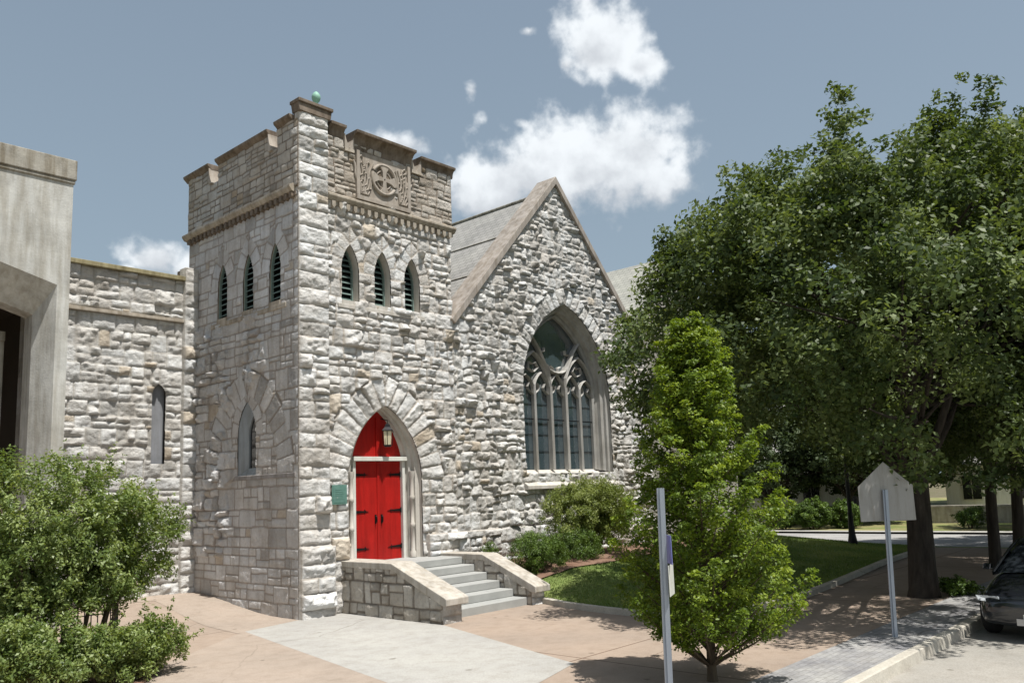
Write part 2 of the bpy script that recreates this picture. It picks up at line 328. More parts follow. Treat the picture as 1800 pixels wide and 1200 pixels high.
def stone_wall(name,org,ud,nd_,u0,u1,v0,v1,mat_,par,seed,rects=None,res=.026,openings=(),vouss=(),amp=(.02,.05),ampf=None,warp=.012,clipf=None,ew=.04,skirt=.3,back=True,tonebias=0,ch=(.26,.42),wd=(.3,.75),full=.35,facet=1.,joint=.018,outl=.12,rockn=.6):
    rng=np.random.default_rng(seed); org=np.array(org,float); ud=np.array(ud,float); nn=np.array(nd_,float)
    nu=max(2,int(round((u1-u0)/res))+1); nv=max(2,int(round((v1-v0)/res))+1)
    us=np.linspace(u0,u1,nu); vs=np.linspace(v0,v1,nv); U,V=np.meshgrid(us,vs)   # rows v
    if rects is None: rects=ashlar(u0,u1,v0,v1,rng,ch,wd,full)
    du=fbm(U*3+seed,V*3,2)*warp*2; dv=fbm(U*3,V*3+seed*3,2)*warp*2
    e=np.minimum(np.minimum(U-u0,u1-U),.12)/.12; Uw=U+du*e; Vw=V+dv
    ID=np.zeros(U.shape,int); S=np.zeros(U.shape); T=np.zeros(U.shape); D=np.full(U.shape,.001); HS=np.full(U.shape,.1)
    m=int(warp*2/res)+2
    for i,(a,b,c,dd) in enumerate(rects):
        i0=max(0,int((c-v0)/res)-m); i1=min(nv,int((dd-v0)/res)+m+2); j0=max(0,int((a-u0)/res)-m); j1=min(nu,int((b-u0)/res)+m+2)
        if i1<=i0 or j1<=j0: continue
        su=Uw[i0:i1,j0:j1]; sv=Vw[i0:i1,j0:j1]; k=(su>=a-1e-6)&(su<=b+1e-6)&(sv>=c)&(sv<dd)
        ID[i0:i1,j0:j1][k]=i+1
        S[i0:i1,j0:j1][k]=((su-(a+b)/2)/((b-a)/2))[k]; T[i0:i1,j0:j1][k]=((sv-(c+dd)/2)/((dd-c)/2))[k]
        D[i0:i1,j0:j1][k]=np.minimum(np.minimum(su-a,b-su),np.minimum(sv-c,dd-sv))[k]
        HS[i0:i1,j0:j1][k]=min(b-a,dd-c)/2
    nid=len(rects)+1; vset=[]
    for (uc,w,zs,za,t0,T_,dl,vr) in vouss:   # arch band from offset t0 to t0+T_ outside the intrados
        h=za-zs; a=(h*h-w*w)/(2*w); Rr=w+a; side=np.where(U>uc,1,-1)
        dx=np.abs(U-uc)+a; dz=V-zs; rr=np.hypot(dx,dz); th=np.arctan2(dz,dx); q=rr-Rr-t0
        k=(q>0)&(V>zs-.02)&(q<T_*(1+.10*np.sin(side*7+np.floor(th*Rr/dl)*2.3)))
        n=np.floor(th*Rr/dl); fr=th*Rr/dl-n
        ids=nid+(n*2+(side>0)).astype(int); ID[k]=ids[k]; nmax=int(n[k].max()) if k.any() else 0
        S[k]=(fr*2-1)[k]; T[k]=(q/T_*2-1)[k]; dd_=np.minimum(np.minimum(fr,1-fr)*dl*(rr/Rr),np.minimum(q+.01,T_-q)); dd_=np.where((np.abs(U-uc)<.03),np.minimum(dd_,np.abs(U-uc)),dd_)
        D[k]=np.maximum(dd_,0)[k]; HS[k]=dl/2; vset.append((nid,nid+2*(nmax+1),vr)); nid+=2*(nmax+2)
    K=nid+1; A=rng.uniform(amp[0],amp[1],K)*np.where(rng.random(K)<outl,1.9,1.)
    for a,b,vr in vset: A[a:b]=rng.uniform(vr*.6,vr*1.2,b-a)
    Af=A[ID]*(ampf(U,V) if ampf else 1.)
    sx1,sy1,sx2,sy2=(rng.uniform(-1,1,K)*facet for _ in range(4)); b0=rng.uniform(.55,1.1,K)
    hh=b0[ID]+np.minimum(sx1[ID]*S*.6+sy1[ID]*T*.6,sx2[ID]*S*.6+sy2[ID]*T*.6)+rockn*fbm(U*8+seed,V*11+ID*.37,4)+.5*rockn*np.abs(fbm(U*4+9,V*6+seed,3))
    prof=np.sqrt(np.clip(D/np.minimum(ew,HS*.8),0,1))
    H=np.maximum(hh,.12)*Af*prof-.012*(1-sstep(0,.02,D))+.010*fbm(U*25,V*25,2)*np.clip(Af*25,.1,1)*prof
    bd=np.minimum(U-u0,u1-U); H=np.where(bd<1e-6,0,H)
    tone=np.clip(rng.random(K)*.9+tonebias,0,1); tone[rng.random(K)<.03]=1.; TO=tone[ID]; MO=1-sstep(joint*.45,joint*1.25,D)
    keepv=np.ones(U.shape,bool)
    fc_u=(U[:-1,:-1]+U[1:,1:])/2; fc_v=(V[:-1,:-1]+V[1:,1:])/2; keep=np.ones(fc_u.shape,bool)
    if clipf is not None: keep&=clipf(fc_u,fc_v)
    P_u=U.copy(); P_v=V.copy()
    for (uc,w,z0,zs,za) in openings:
        kin=arch_sd(fc_u,fc_v,uc,w,z0,zs,za)>0; keep&=~kin
        pk=np.zeros((nv+1,nu+1)); pk[1:-1,1:-1]=kin; cnt=pk[:-1,:-1]+pk[1:,:-1]+pk[:-1,1:]+pk[1:,1:]
        bdv=(cnt>0)&(cnt<4)
        for _ in range(3):   # snap to the opening's edge along the gradient
            f=arch_sd(P_u,P_v,uc,w,z0,zs,za); e_=1e-3
            gx=(arch_sd(P_u+e_,P_v,uc,w,z0,zs,za)-f)/e_; gz=(arch_sd(P_u,P_v+e_,uc,w,z0,zs,za)-f)/e_
            P_u=np.where(bdv,P_u-f*gx*.95,P_u); P_v=np.where(bdv,P_v-f*gz*.95,P_v)
        H=np.where(bdv,np.clip(H,0,.02),H)
    Pt=org+P_u[...,None]*ud+H[...,None]*nn; Pt[...,2]+=P_v
    idx=np.arange(nu*nv).reshape(nv,nu); q=np.stack([idx[:-1,:-1],idx[:-1,1:],idx[1:,1:],idx[1:,:-1]],-1)[keep]
    if np.dot(np.cross(ud,[0,0,1]),nn)<0: q=q[:,::-1]
    Vv=Pt.reshape(-1,3); Fq=q; to=TO.ravel(); mo=MO.ravel()
    if skirt:
        b=[]
        for seq in (idx[:,0],idx[:,-1],idx[-1,:]):
            if clipf is not None and seq is not idx[:,0] and seq is not idx[:,-1]: continue
            base=len(Vv); Vv=np.vstack([Vv,Vv[seq]-nn*skirt]); to=np.append(to,to[seq]); mo=np.append(mo,mo[seq]*0)
            k=np.arange(len(seq)-1); b.append(np.stack([seq[:-1],seq[1:],base+k+1,base+k],-1))
        Fq=np.vstack([Fq]+b)
    return mesh_np(name,Vv,Fq,mat_,par,True,{'tone':to,'mort':mo})
def reveal(mb,outer,inner,f):
    """f(u,depth,z)->xyz; outer,inner outlines at two depths: ((pts),depth)"""
    (A,da),(B,db)=outer,inner
    mb.strip([f(p[0],da,p[1]) for p in A],[f(p[0],db,p[1]) for p in B])
# ================================================================ CHURCH
church=empty('stone_church',(2.4,0,0),'rock-faced limestone church with square corner tower, steep gable and red door','church')
X_=(1,0,0); Y_=(0,1,0)
F=lambda y0:(lambda u,dp,z:(u,y0+dp,z))        # front-facing walls, depth goes to +Y
LF=lambda u,dp,z:(dp,u,z)                        # side wall facing -X, depth goes to +X
DOOR=(2.45,1.1,.95,2.85,4.6); GW=(9.5,2.08,2.95,5.2,8.05)
lanc_f=[(c,.25,7.0,7.72,8.36) for c in (1.47,2.43,3.37)]
lanc_l=[(c,.23,6.93,7.65,8.30) for c in (.83,1.99,3.19)]
LOWW=(2.0,.40,3.06,3.95,4.75)
# ---- tower front
stone_wall('tower_front_wall',(0,0,0),X_,(0,-1,0),.78,4.72,-.15,9.3,MS,church,11,openings=[DOOR]+lanc_f,
   vouss=[(DOOR[0],DOOR[1],DOOR[3],DOOR[4],0,.70,.26,.06)]+[(c,w,zs,za,0,.33,.24,.02) for c,w,z0,zs,za in lanc_f],amp=(.03,.08),ch=(.30,.46),wd=(.26,.60),full=.42,facet=1.25,rockn=.6,joint=.023)
stone_wall('tower_parapet_front',(0,-.03,0),X_,(0,-1,0),.80,4.80,9.42,10.9,MSP,church,12,amp=(.015,.045),ch=(.2,.3),wd=(.22,.5),clipf=lambda u,v:(v<10.68)|((u>1.55)&(u<3.36))|(u<1.28)|(u>3.68))
# corner pier of big quoins
rq=[];z=-.15;rg=np.random.default_rng(3)
while z<11.4:
    h=rg.uniform(.26,.42); z2=min(z+h,11.4); 
    if rg.random()<.62: rq.append((0,.80,z,z2))
    elif rg.random()<.5: k=rg.uniform(.35,.6)*.8; rq+= [(0,k,z,z2),(k,.80,z,z2)]
    else: k=rg.uniform(.4,.6)*.8; rq+= [(0,k,z,z2),(k,.80,z,(z+z2)/2),(k,.80,(z+z2)/2,z2)]
    z=z2
stone_wall('corner_pier',(0,-.10,0),X_,(0,-1,0),0,.80,-.15,11.22,MS,church,13,rects=rq,amp=(.04,.085),facet=.7,skirt=.14,ew=.07)
rq=[(0,.86,-.15,.16),(0,.86,.16,.5),(0,.4,.5,.82),(.4,.86,.5,.82),(0,.86,.82,1.1),(0,.5,1.1,1.46),(.5,.86,1.1,1.46)]
stone_wall('pier_plinth',(0,-.2,0),X_,(0,-1,0),0,.87,-.15,1.46,MS,church,14,rects=[(max(0,a),b,c_,d_) for a,b,c_,d_ in rq],amp=(.05,.09),facet=.6,skirt=.11,ew=.08)
# ---- tower left side: mostly cut ashlar, some rock faced blocks
def lamp_(u,v):
    rough=(fbm(u*1.1+40,v*.9+3,2)*.9+.55*sstep(1.9,3.4,u)-.1*(v>7)); band=((v<6.8)&(v>1.2))*1.; return np.where((rough>.30)&(band>0),3.2,.5)
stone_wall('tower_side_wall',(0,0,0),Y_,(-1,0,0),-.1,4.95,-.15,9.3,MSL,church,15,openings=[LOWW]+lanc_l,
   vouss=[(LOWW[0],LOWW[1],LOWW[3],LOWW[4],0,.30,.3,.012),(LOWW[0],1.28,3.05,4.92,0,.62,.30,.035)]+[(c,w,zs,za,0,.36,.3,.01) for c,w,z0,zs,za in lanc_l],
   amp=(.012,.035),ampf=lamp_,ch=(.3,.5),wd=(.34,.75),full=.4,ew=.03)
stone_wall('tower_parapet_side',(-.03,0,0),Y_,(-1,0,0),-.13,4.98,9.42,10.98,MSP,church,16,amp=(.012,.03),ch=(.22,.34),wd=(.26,.55),clipf=lambda u,v:(v<10.52)|(u<.70)|((u>.99)&(u<3.40))|(u>3.78))
core=MB()
core.box(.62,4.66,.58,4.9,-.2,10.2); core.box(.05,4.66,4.6,4.93,-.2,10.95); core.box(4.4,4.68,.05,4.9,-.2,9.3)
# parapet backs
for a,b,t in ((.8,1.28,10.9),(1.28,1.55,10.66),(1.55,3.36,10.9),(3.36,3.68,10.66),(3.68,4.78,10.9)): core.box(a,b,-.028,.36,9.4,t)
for a,b,t in ((-.1,.70,10.96),(.70,.99,10.5),(.99,3.40,10.96),(3.40,3.78,10.5),(3.78,4.96,10.96)): core.box(-.028,.36,a,b,9.4,t)
core.box(4.42,4.76,.3,4.9,9.3,10.9); core.box(.02,.76,-.09,.10,10.9,11.2)
core.build('tower_core',M_brown,church)
# crenel side scrolls, one stone to each gap end
for ax,gaps,z0,z1 in ((1,((.70,.99),(3.40,3.78)),10.50,10.94),(0,((1.28,1.55),(3.36,3.68)),10.66,11.02)):
    for a,b in gaps:
        for e,s in ((b,-1),) if ax==1 else ((a,1),(b,-1)):
            sc=MB(); pr=[(e,z0)]
            for k in range(9): t=k/8; pr.append((e+s*(.15*(1-t)**1.6+.012),z0+(z1-z0)*t))
            pr.append((e,z1)); sc.prism(pr,1-ax,-.11,.34); sc.build('crenel_scroll',M_panel,church)
sc=MB(); sc.box(1.28,1.55,-.12,.34,10.6,10.67); sc.build('crenel_sill',M_trim,church)
sc=MB(); sc.box(3.36,3.68,-.12,.34,10.6,10.67); sc.build('crenel_sill',M_trim,church)
# copings of the merlons: cove under a thin slab
def coping_f(a,b,z,m,over=.14,h=.30,side=(0,0)):
    pr=[(-.03,z-h),(-.05,z-h+.05)]+[(-.05-over*(1-math.cos(t*PI/16)),z-h+.05+(h-.12)*math.sin(t*PI/16)) for t in range(1,9)]+[(-.07-over,z-.07),(-.08-over,z),(.40,z),(.40,z-.1)]
    m.prism(pr,0,a,b)
mb=MB(); coping_f(.86,1.30,11.20,mb,.10,.3); coping_f(1.52,3.40,11.15,mb,.20,.46); coping_f(3.64,4.86,11.10,mb,.10,.28); mb.build('parapet_coping',M_brown,church,.008)
mb=MB()
def coping_l(a,b,z,over=.08,h=.16):
    pr=[(-.03,z-h),(-.06,z-h+.03),(-.06-over,z-.06),(-.07-over,z),(.40,z),(.40,z-.1)]
    mb.prism([(p[0],p[1]) for p in pr],1,a,b)
coping_l(.04,.70,11.12); coping_l(.985,3.42,11.06); coping_l(3.76,5.08,11.06); mb.build('parapet_coping',M_brown,church,.008)
mb=MB(); mb.box(-.07,.87,-.24,.14,11.36,11.44); mb.prism([(-.02,11.16),(-.055,11.36),(.85,11.36),(.82,11.16)],1,-.20,.11); mb.build('pier_cap',M_brown,church,.01)
mb=MB(); mb.lathe((.54,-.02,11.44),[(0,0),(.11,0),(.11,.03),(.05,.06),(.04,.12),(.08,.17),(.105,.24),(.10,.30),(.065,.36),(.02,.40),(0,.41)]); mb.build('ball_finial',M_copper,church)
# string course, corbel table
mb=MB()
mb.prism([(-.02,9.28),(-.10,9.30),(-.16,9.38),(-.16,9.43),(-.03,9.50),(.1,9.5),(.1,9.28)],0,.79,4.84)
mb.build('string_course',M_trim,church,.006)
mb=MB(); mb.prism([(-.02,9.28),(-.10,9.30),(-.16,9.38),(-.16,9.43),(-.03,9.50),(.1,9.5),(.1,9.28)],1,.0,5.06); mb.build('string_course',M_trim,church,.006)
mb=MB(); 
for k in range(19):
    x=.90+k*.205; mb.prism([(x,9.28),(x+.10,9.28),(x+.10,9.17),(x+.05,9.11),(x,9.17)],1,-.12,.05)
mb.box(.8,4.8,-.055,.05,9.2,9.29); mb.build('corbel_table',M_trim,church)
mb=MB()
for k in range(24):
    y=.02+k*.205; mb.prism([(y,9.28),(y+.10,9.28),(y+.10,9.18),(y+.05,9.13),(y,9.18)],0,-.10,.05)
mb.box(-.05,.05,-.06,5.0,9.2,9.29); mb.build('corbel_table',M_brown,church)
# carved panel with ringed cross and leaf relief
mb=MB(); mb.box(1.62,3.30,-.075,.0,9.5,10.72)
for a,b,c,dd in ((1.62,3.30,9.5,9.60),(1.62,1.71,9.6,10.72),(3.21,3.30,9.6,10.72)): mb.box(a,b,-.12,-.07,c,dd)
pc=(2.46,10.16)
ring=[(pc[0]+.37*math.cos(2*PI*k/36),-.10,pc[1]+.37*math.sin(2*PI*k/36)) for k in range(37)]
mb.tube(ring,.042,8); mb.tube([(p[0]*.0+pc[0]+(p[0]-pc[0])*.62,-.085,pc[1]+(p[2]-pc[1])*.62) for p in ring],.018,6)
for s in range(4):
    a=s*PI/2; ca,sa=math.cos(a),math.sin(a)
    pts=[(.02,.045),(.20,.06),(.31,.13),(.36,.13),(.36,-.13),(.31,-.13),(.20,-.06),(.02,-.045)]
    mb.prism([(pc[0]+x*ca-y*sa,pc[1]+x*sa+y*ca) for x,y in pts],1,-.125-.001*s,-.07)
rp=random.Random(8)
for sx in (-1,1):
    cx=pc[0]+sx*.60
    for k in range(7):
        bx=cx+(k-3)*.035; fan=(k-3)*.075; hh=.92-.05*abs(k-3)
        pts=[(bx+fan*t*1.0+.03*math.sin(t*9+k),-.082,9.66+hh*t) for t in [i/10 for i in range(11)]]
        mb.tube(pts,[.022+.014*abs(math.sin(i*1.3+k)) for i in range(11)],6)
    for k in range(16):
        zz=9.70+.058*k; xx=cx+rp.uniform(-.20,.20)*(.4+.6*k/16)
        mb.tube([(xx-.05,-.085,zz),(xx,-.098,zz+.03),(xx+.055,-.085,zz+.01)],[.012,.032,.01],6)
mb.build('carved_panel',M_panel,church,.006)
for s in range(4):
    mb=MB(); a=s*PI/2+PI/4; pts=[(.12,0),(.22,.12),(.30,.09),(.33,0),(.30,-.09),(.22,-.12)]; ca,sa=math.cos(a),math.sin(a)
    mb.prism([(pc[0]+x*ca-y*sa,pc[1]+x*sa+y*ca) for x,y in pts],1,-.078,-.06); mb.build('recess_shade',M_brown,church)  # thin dark plates on the panel, painted-in shade for the cross's hollows
# lancet louvres
def lancet(o,fn,dark):
    e=.19 if dark else 0
    uc,w,z0,zs,za=o; out=opening_outline(*o,n=8); w2=w-.035; inn=opening_outline(uc,w2,z0+.02,zs,za-.05,8)
    mb=MB(); reveal(mb,(out,0.012),(out,.24-e),fn)
    sill=[fn(uc-w,-.03,z0-.10),fn(uc+w,-.03,z0-.10),fn(uc+w,.26,z0-.10),fn(uc-w,.26,z0-.10),fn(uc-w,-.03,z0-.005),fn(uc+w,-.03,z0-.005),fn(uc+w,.26,z0+.03),fn(uc-w,.26,z0+.03)]
    mb.add(sill,[(0,1,2,3),(4,5,6,7),(0,1,5,4),(1,2,6,5),(2,3,7,6),(3,0,4,7)]); fr=mb.build('lancet_window',M_trimw if not dark else M_trim,church)
    mb=MB(); mb.strip([fn(p[0],.22-e,p[1]) for p in out],[fn(p[0],.22-e,p[1]) for p in inn]); mb.strip([fn(p[0],.22-e,p[1]) for p in inn],[fn(p[0],.28-e,p[1]) for p in inn]); mb.build('louvre_frame',M_louv,fr)
    mb=MB(); z=z0+.07
    while z<za-.14:
        hw=w2
        if z+.05>zs:
            h=za-.05-zs; a=(h*h-w2*w2)/(2*w2); hw=max(.02,math.sqrt(max(0,(w2+a)**2-(z+.05-zs)**2))-a)
        A=[fn(uc-hw,.24-e,z),fn(uc+hw,.24-e,z),fn(uc+hw,.36-e,z+.085),fn(uc-hw,.36-e,z+.085)]; B=[tuple(np.array(p)+np.array([0,0,.014])) for p in A]
        mb.add(A+B,[(0,1,2,3),(4,5,6,7),(0,1,5,4),(1,2,6,5),(2,3,7,6),(3,0,4,7)]); z+=.135
    mb.build('louvre_slats',M_louv,fr)
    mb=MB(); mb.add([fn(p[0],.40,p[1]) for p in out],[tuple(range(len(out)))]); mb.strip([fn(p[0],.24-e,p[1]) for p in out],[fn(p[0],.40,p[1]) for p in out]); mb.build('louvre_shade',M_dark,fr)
for o in lanc_f: lancet(o,F(0),False)
for o in lanc_l: lancet(o,LF,True)
# sill band under the side lancets
mb=MB(); mb.box(-.035,.02,.35,3.7,6.72,6.83); mb.build('side_sill_band',M_trim,church,.01); mb=MB(); mb.box(-.03,.02,.0,4.6,2.95,3.05); mb.build('side_band',dressed('grey_band_stone',(.34,.32,.31),.3,3),church,.01)
mb=MB(); mb.box(1.1,3.75,-.05,.02,6.80,6.90); mb.build('front_sill_band',M_trimw,church,.01)
# low side window
uc,w,z0,zs,za=LOWW; out=opening_outline(*LOWW,n=10); inn=opening_outline(1.82,.23,3.22,3.95,4.44,10)
mb=MB(); mb.strip([LF(p[0],.01,p[1]) for p in out],[LF(p[0],.08,p[1]) for p in inn]); mb.add([LF(uc-w,.01,z0),LF(uc+w,.01,z0),LF(2.03,.08,3.22),LF(1.65,.08,3.22)],[(0,1,2,3)])
mb.strip([LF(p[0],.08,p[1]) for p in inn],[LF(p[0],.16,p[1]) for p in inn]); fr=mb.build('slit_window',dressed('blue_grey_stone',(.30,.33,.35),.2,3),church)
mb=MB(); mb.add([LF(p[0],.12,p[1]) for p in inn],[tuple(range(len(inn)))]); mb.build('pane',M_glass2,fr)
# ---- doorway
out=opening_outline(*DOOR,n=14); uc=2.47; lw=.70
inn=[(uc-lw-.08,.95)]+[(uc-(lw+.08)+0,2.9)]+arc_pts(uc,lw+.08,3.0,4.50,14)[1:-1]+[(uc+lw+.08,2.9),(uc+lw+.08,.95)]
inn=opening_outline(uc,lw+.08,.95,3.0,4.50,14)
dy=.36
mb=MB(); f=F(0)
mids=[]
for t,dp in ((0,.01),(.0,.10),(.32,.13),(.36,.20),(.72,.23),(.76,.30),(1,dy)):
    mids.append([f(a[0]*(1-t)+b[0]*t,dp,a[1]*(1-t)+b[1]*t) for a,b in zip(out,inn)])
for A,B in zip(mids,mids[1:]): mb.strip(A,B)
doorway=mb.build('doorway',M_trimw,church)
for s in (-1,1):
    mb=MB(); x=uc+s*(lw+.21); mb.lathe((x,.165,1.0),[(.075,0),(.075,.12),(.05,.16),(.045,.7),(.062,.72),(.062,.8),(.045,.82),(.045,1.35),(.062,1.37),(.062,1.45),(.045,1.47),(.045,1.86),(.07,1.95),(.075,2.05)],12); mb.build('colonnette',M_trimw,doorway)
mb=MB()
mb.box(uc-lw-.08,uc-lw,dy-.10,dy+.03,.98,3.30); mb.box(uc+lw,uc+lw+.08,dy-.10,dy+.03,.98,3.30); mb.box(uc-lw-.10,uc+lw+.10,dy-.17,dy+.03,3.30,3.40)
mb.build('door_frame',M_white,doorway,.008)
mb=MB(); tp=[p for p in arc_pts(uc,lw+.08,3.0,4.50,20) if p[1]>3.38]; tp=[(tp[0][0],3.38)]+tp+[(tp[-1][0],3.38)]
mb.prism(tp,1,dy-.005,dy+.05); mb.box(uc-.05,uc+.05,dy-.05,dy-.004,3.40,4.34); mb.build('tympanum',M_red,doorway)
for s in (-1,1):
    a,b=(uc-lw,uc-.006) if s<0 else (uc+.006,uc+lw)
    mb=MB(); n=5; pw=(b-a)/n
    for k in range(n): mb.box(a+k*pw+.003,a+(k+1)*pw-.003,dy-.012,dy+.04,.99,3.295)
    mb.box(a,b,dy-.0105,dy+.035,.985,3.298)
    if s>0: mb.box(uc-.025,uc+.045,dy-.03,dy-.012,.99,3.29)
    leaf=mb.build('door',M_red,doorway,.004)
    for z in (1.28,2.13,2.98):
        h=MB(); e=uc+s*lw
        h.prism([(e,z-.035),(e-s*.30,z-.018),(e-s*.42,z),(e-s*.30,z+.018),(e,z+.035)] if s<0 else [(e,z-.035),(e-.30,z-.018),(e-.42,z),(e-.30,z+.018),(e,z+.035)],1,dy-.028,dy-.013)
        h.tube([(e-s*.02,dy-.03,z-.06),(e-s*.02,dy-.03,z+.06)],.014,8); h.tube([(e-s*.3,dy-.02,z-.05),(e-s*.34,dy-.02,z),(e-s*.3,dy-.02,z+.05)],.008,6); h.build('hinge',M_iron,doorway)
    hd=MB(); x=uc+s*.09+.01; hd.tube([(x,dy-.02,2.02),(x,dy-.07,2.0),(x,dy-.07,1.88),(x,dy-.02,1.86)],.011,8); hd.box(x-.02,x+.02,dy-.034,dy-.013,1.84,2.05); hd.build('handle',M_iron,doorway)
# lantern hung in the arch
lan=empty('hanging_lantern',(2.66,-.02,3.72),'square black lantern with frosted panes hanging in the arch over the red door','lantern')
mb=MB(); x,y=2.60,.10; z=3.66
for sx in (-1,1):
    for sy in (-1,1): mb.tube([(x+sx*.075,y+sy*.075,z),(x+sx*.095,y+sy*.095,z+.34)],.008,6)
mb.lathe((x,y,z),[(0,-.03),(.10,-.03),(.12,0),(.12,.015),(0,.015)],4,False); mb.lathe((x,y,z+.34),[(.16,0),(.17,.02),(.09,.10),(.07,.16),(.02,.19),(0,.19)],4,False)
mb.tube([(x,y,z+.5),(x,y,z+.60),(x,.36,z+.66)],.012,8); mb.build('lantern_frame',M_iron,lan)
mb=MB(); mb.lathe((x,y,z),[(.10,.015),(.125,.34)],4,False); o=mb.build('lantern_glass',M_lglass,lan)
pl=MB(); pl.box(.86,1.26,-.085,-.06,2.33,2.76); pl.box(.90,1.22,-.092,-.084,2.37,2.72); 
for k in range(6): pl.box(.94,1.18-.03*(k%3),-.097,-.091,2.44+k*.042,2.452+k*.042)
pl=pl.build('wall_plaque',M_plaq,None,.004); tag(pl,'small green bronze plaque fixed to the stone beside the red door','plaque')
# front plinth right of steps
stone_wall('front_plinth',(0,-.16,0),X_,(0,-1,0),3.62,6.15,.0,1.52,MS,church,17,rects=[(3.62,4.2,1.1,1.52),(4.2,4.9,1.12,1.52),(4.9,5.5,1.1,1.52),(5.5,6.15,1.1,1.52)]+ashlar(3.62,6.15,.0,1.1,np.random.default_rng(2),(.3,.4),(.4,.7)),amp=(.05,.10),ew=.09,facet=.6,skirt=.3)
stone_wall('front_plinth',(0,-.10,0),X_,(0,-1,0),.84,1.30,.0,1.62,MS,church,18,rects=[(.84,1.3,1.12,1.62),(.84,1.3,.7,1.12),(.84,1.3,.0,.7)],amp=(.06,.09),ew=.09,facet=.5,skirt=.3)
# ---- gable front
AP=(9.2,12.02); SL=1.10; GL,GR=4.72,13.75
gclip=lambda u,v:(v<AP[1]-.12-SL*np.abs(u-AP[0]))
stone_wall('gable_wall',(0,.0,0),X_,(0,-1,0),GL,GR,.0,12.0,MSG,church,21,openings=[GW],vouss=[(GW[0],GW[1],GW[3],GW[4],0,.50,.25,.06)],
   amp=(.03,.09),ch=(.28,.46),wd=(.2,.46),full=.42,joint=.022,outl=.2,warp=.035,clipf=gclip,ew=.045,skirt=0,facet=1.2,rockn=.55)
stone_wall('gable_plinth',(0,-.08,0),X_,(0,-1,0),6.15,GR,.0,1.5,MSG,church,22,amp=(.04,.10),ch=(.35,.42),wd=(.4,.9),ew=.08,skirt=.2,full=.7)
mb=MB()
for s in (-1,1):
    e=GL-.12 if s<0 else GR+.15; L_=abs(e-AP[0]); nx=SL/math.hypot(1,SL)*s; nz=1/math.hypot(1,SL)
    def q(dx,off): return (AP[0]+s*dx+nx*off, AP[1]-SL*dx+nz*off)
    pr=[q(0,-.17),q(0,.0),q(L_,.0),q(L_,-.17)]; pr[0]=(AP[0],AP[1]-.25); pr[1]=(AP[0],AP[1]+.0)
    mb.prism(pr,1,-.14,.62)
mb.build('gable_coping',M_gcop,church,.012)
# window of the gable
f=F(0); uc=GW[0]; out=opening_outline(*GW,n=18); IW=1.80; inn=opening_outline(uc+.05,IW,3.05,5.2,7.78,18)
mb=MB(); prev=None
for t,dp in ((0,.01),(0,.10),(.25,.14),(.30,.22),(.62,.27),(.68,.38),(1,.52)):
    cur=[f(a[0]*(1-t)+b[0]*t,dp,a[1]*(1-t)+b[1]*t) for a,b in zip(out,inn)]
    if prev: mb.strip(prev,cur)
    prev=cur
big=mb.build('arched_window',M_winst,church)
mb=MB(); mb.prism([(-.16,2.50),(-.16,2.60),(.55,3.06),(.6,3.06),(.6,2.5)],0,uc-GW[1]-.1,uc+GW[1]+.1); mb.build('sill',M_trimw,big,.01)
mb=MB(); wc=uc+.05; gy=.52; inn2=opening_outline(wc,IW,3.05,5.2,7.78,18)
mb.add([f(p[0],gy+.06,p[1]) for p in inn2],[tuple(range(len(inn2)))]); mb.build('glass',M_glass,big)
mb=MB()
def bar(pts,wd=.055,dp=.10):
    """rectangular section tracery bar in the window plane"""
    n=len(pts)
    A=[];B=[]
    for i,p in enumerate(pts):
        a=pts[max(0,i-1)]; b=pts[min(n-1,i+1)]; t=np.array([b[0]-a[0],b[1]-a[1]]); t=t/max(np.hypot(*t),1e-6); nrm=np.array([-t[1],t[0]])
        A.append((p[0]+nrm[0]*wd,p[1]+nrm[1]*wd)); B.append((p[0]-nrm[0]*wd,p[1]-nrm[1]*wd))
    y0,y1=gy-dp,gy+.05
    C_=[((a[0]+b[0])/2,(a[1]+b[1])/2) for a,b in zip(A,B)]
    mb.strip([f(p[0],y0+.05,p[1]) for p in A],[f(p[0],y0,p[1]) for p in C_]); mb.strip([f(p[0],y0,p[1]) for p in C_],[f(p[0],y0+.05,p[1]) for p in B])
    mb.strip([f(p[0],y1,p[1]) for p in A],[f(p[0],y0+.05,p[1]) for p in A]); mb.strip([f(p[0],y0+.05,p[1]) for p in B],[f(p[0],y1,p[1]) for p in B])
lw5=2*IW/5; ms=[wc-IW+lw5*k for k in range(1,5)]
for i,m_ in enumerate(ms): bar([(m_,3.05),(m_,5.55)],.052 if i in(1,2) else .042,.16 if i in (1,2) else .12)
def small_arch(c,w,zs,za): bar(arc_pts(c,w,zs,za,6),.026,.08)
for k in range(5):
    c=wc-IW+lw5*(k+.5); top=5.85 if k in(0,4) else 5.95
    small_arch(c,lw5/2,5.35,top)
    for s in (-1,1): bar([(c+s*lw5/2,5.25),(c+s*.13,5.42),(c+s*.10,5.50),(c+s*.17,5.62)],.012,.05)
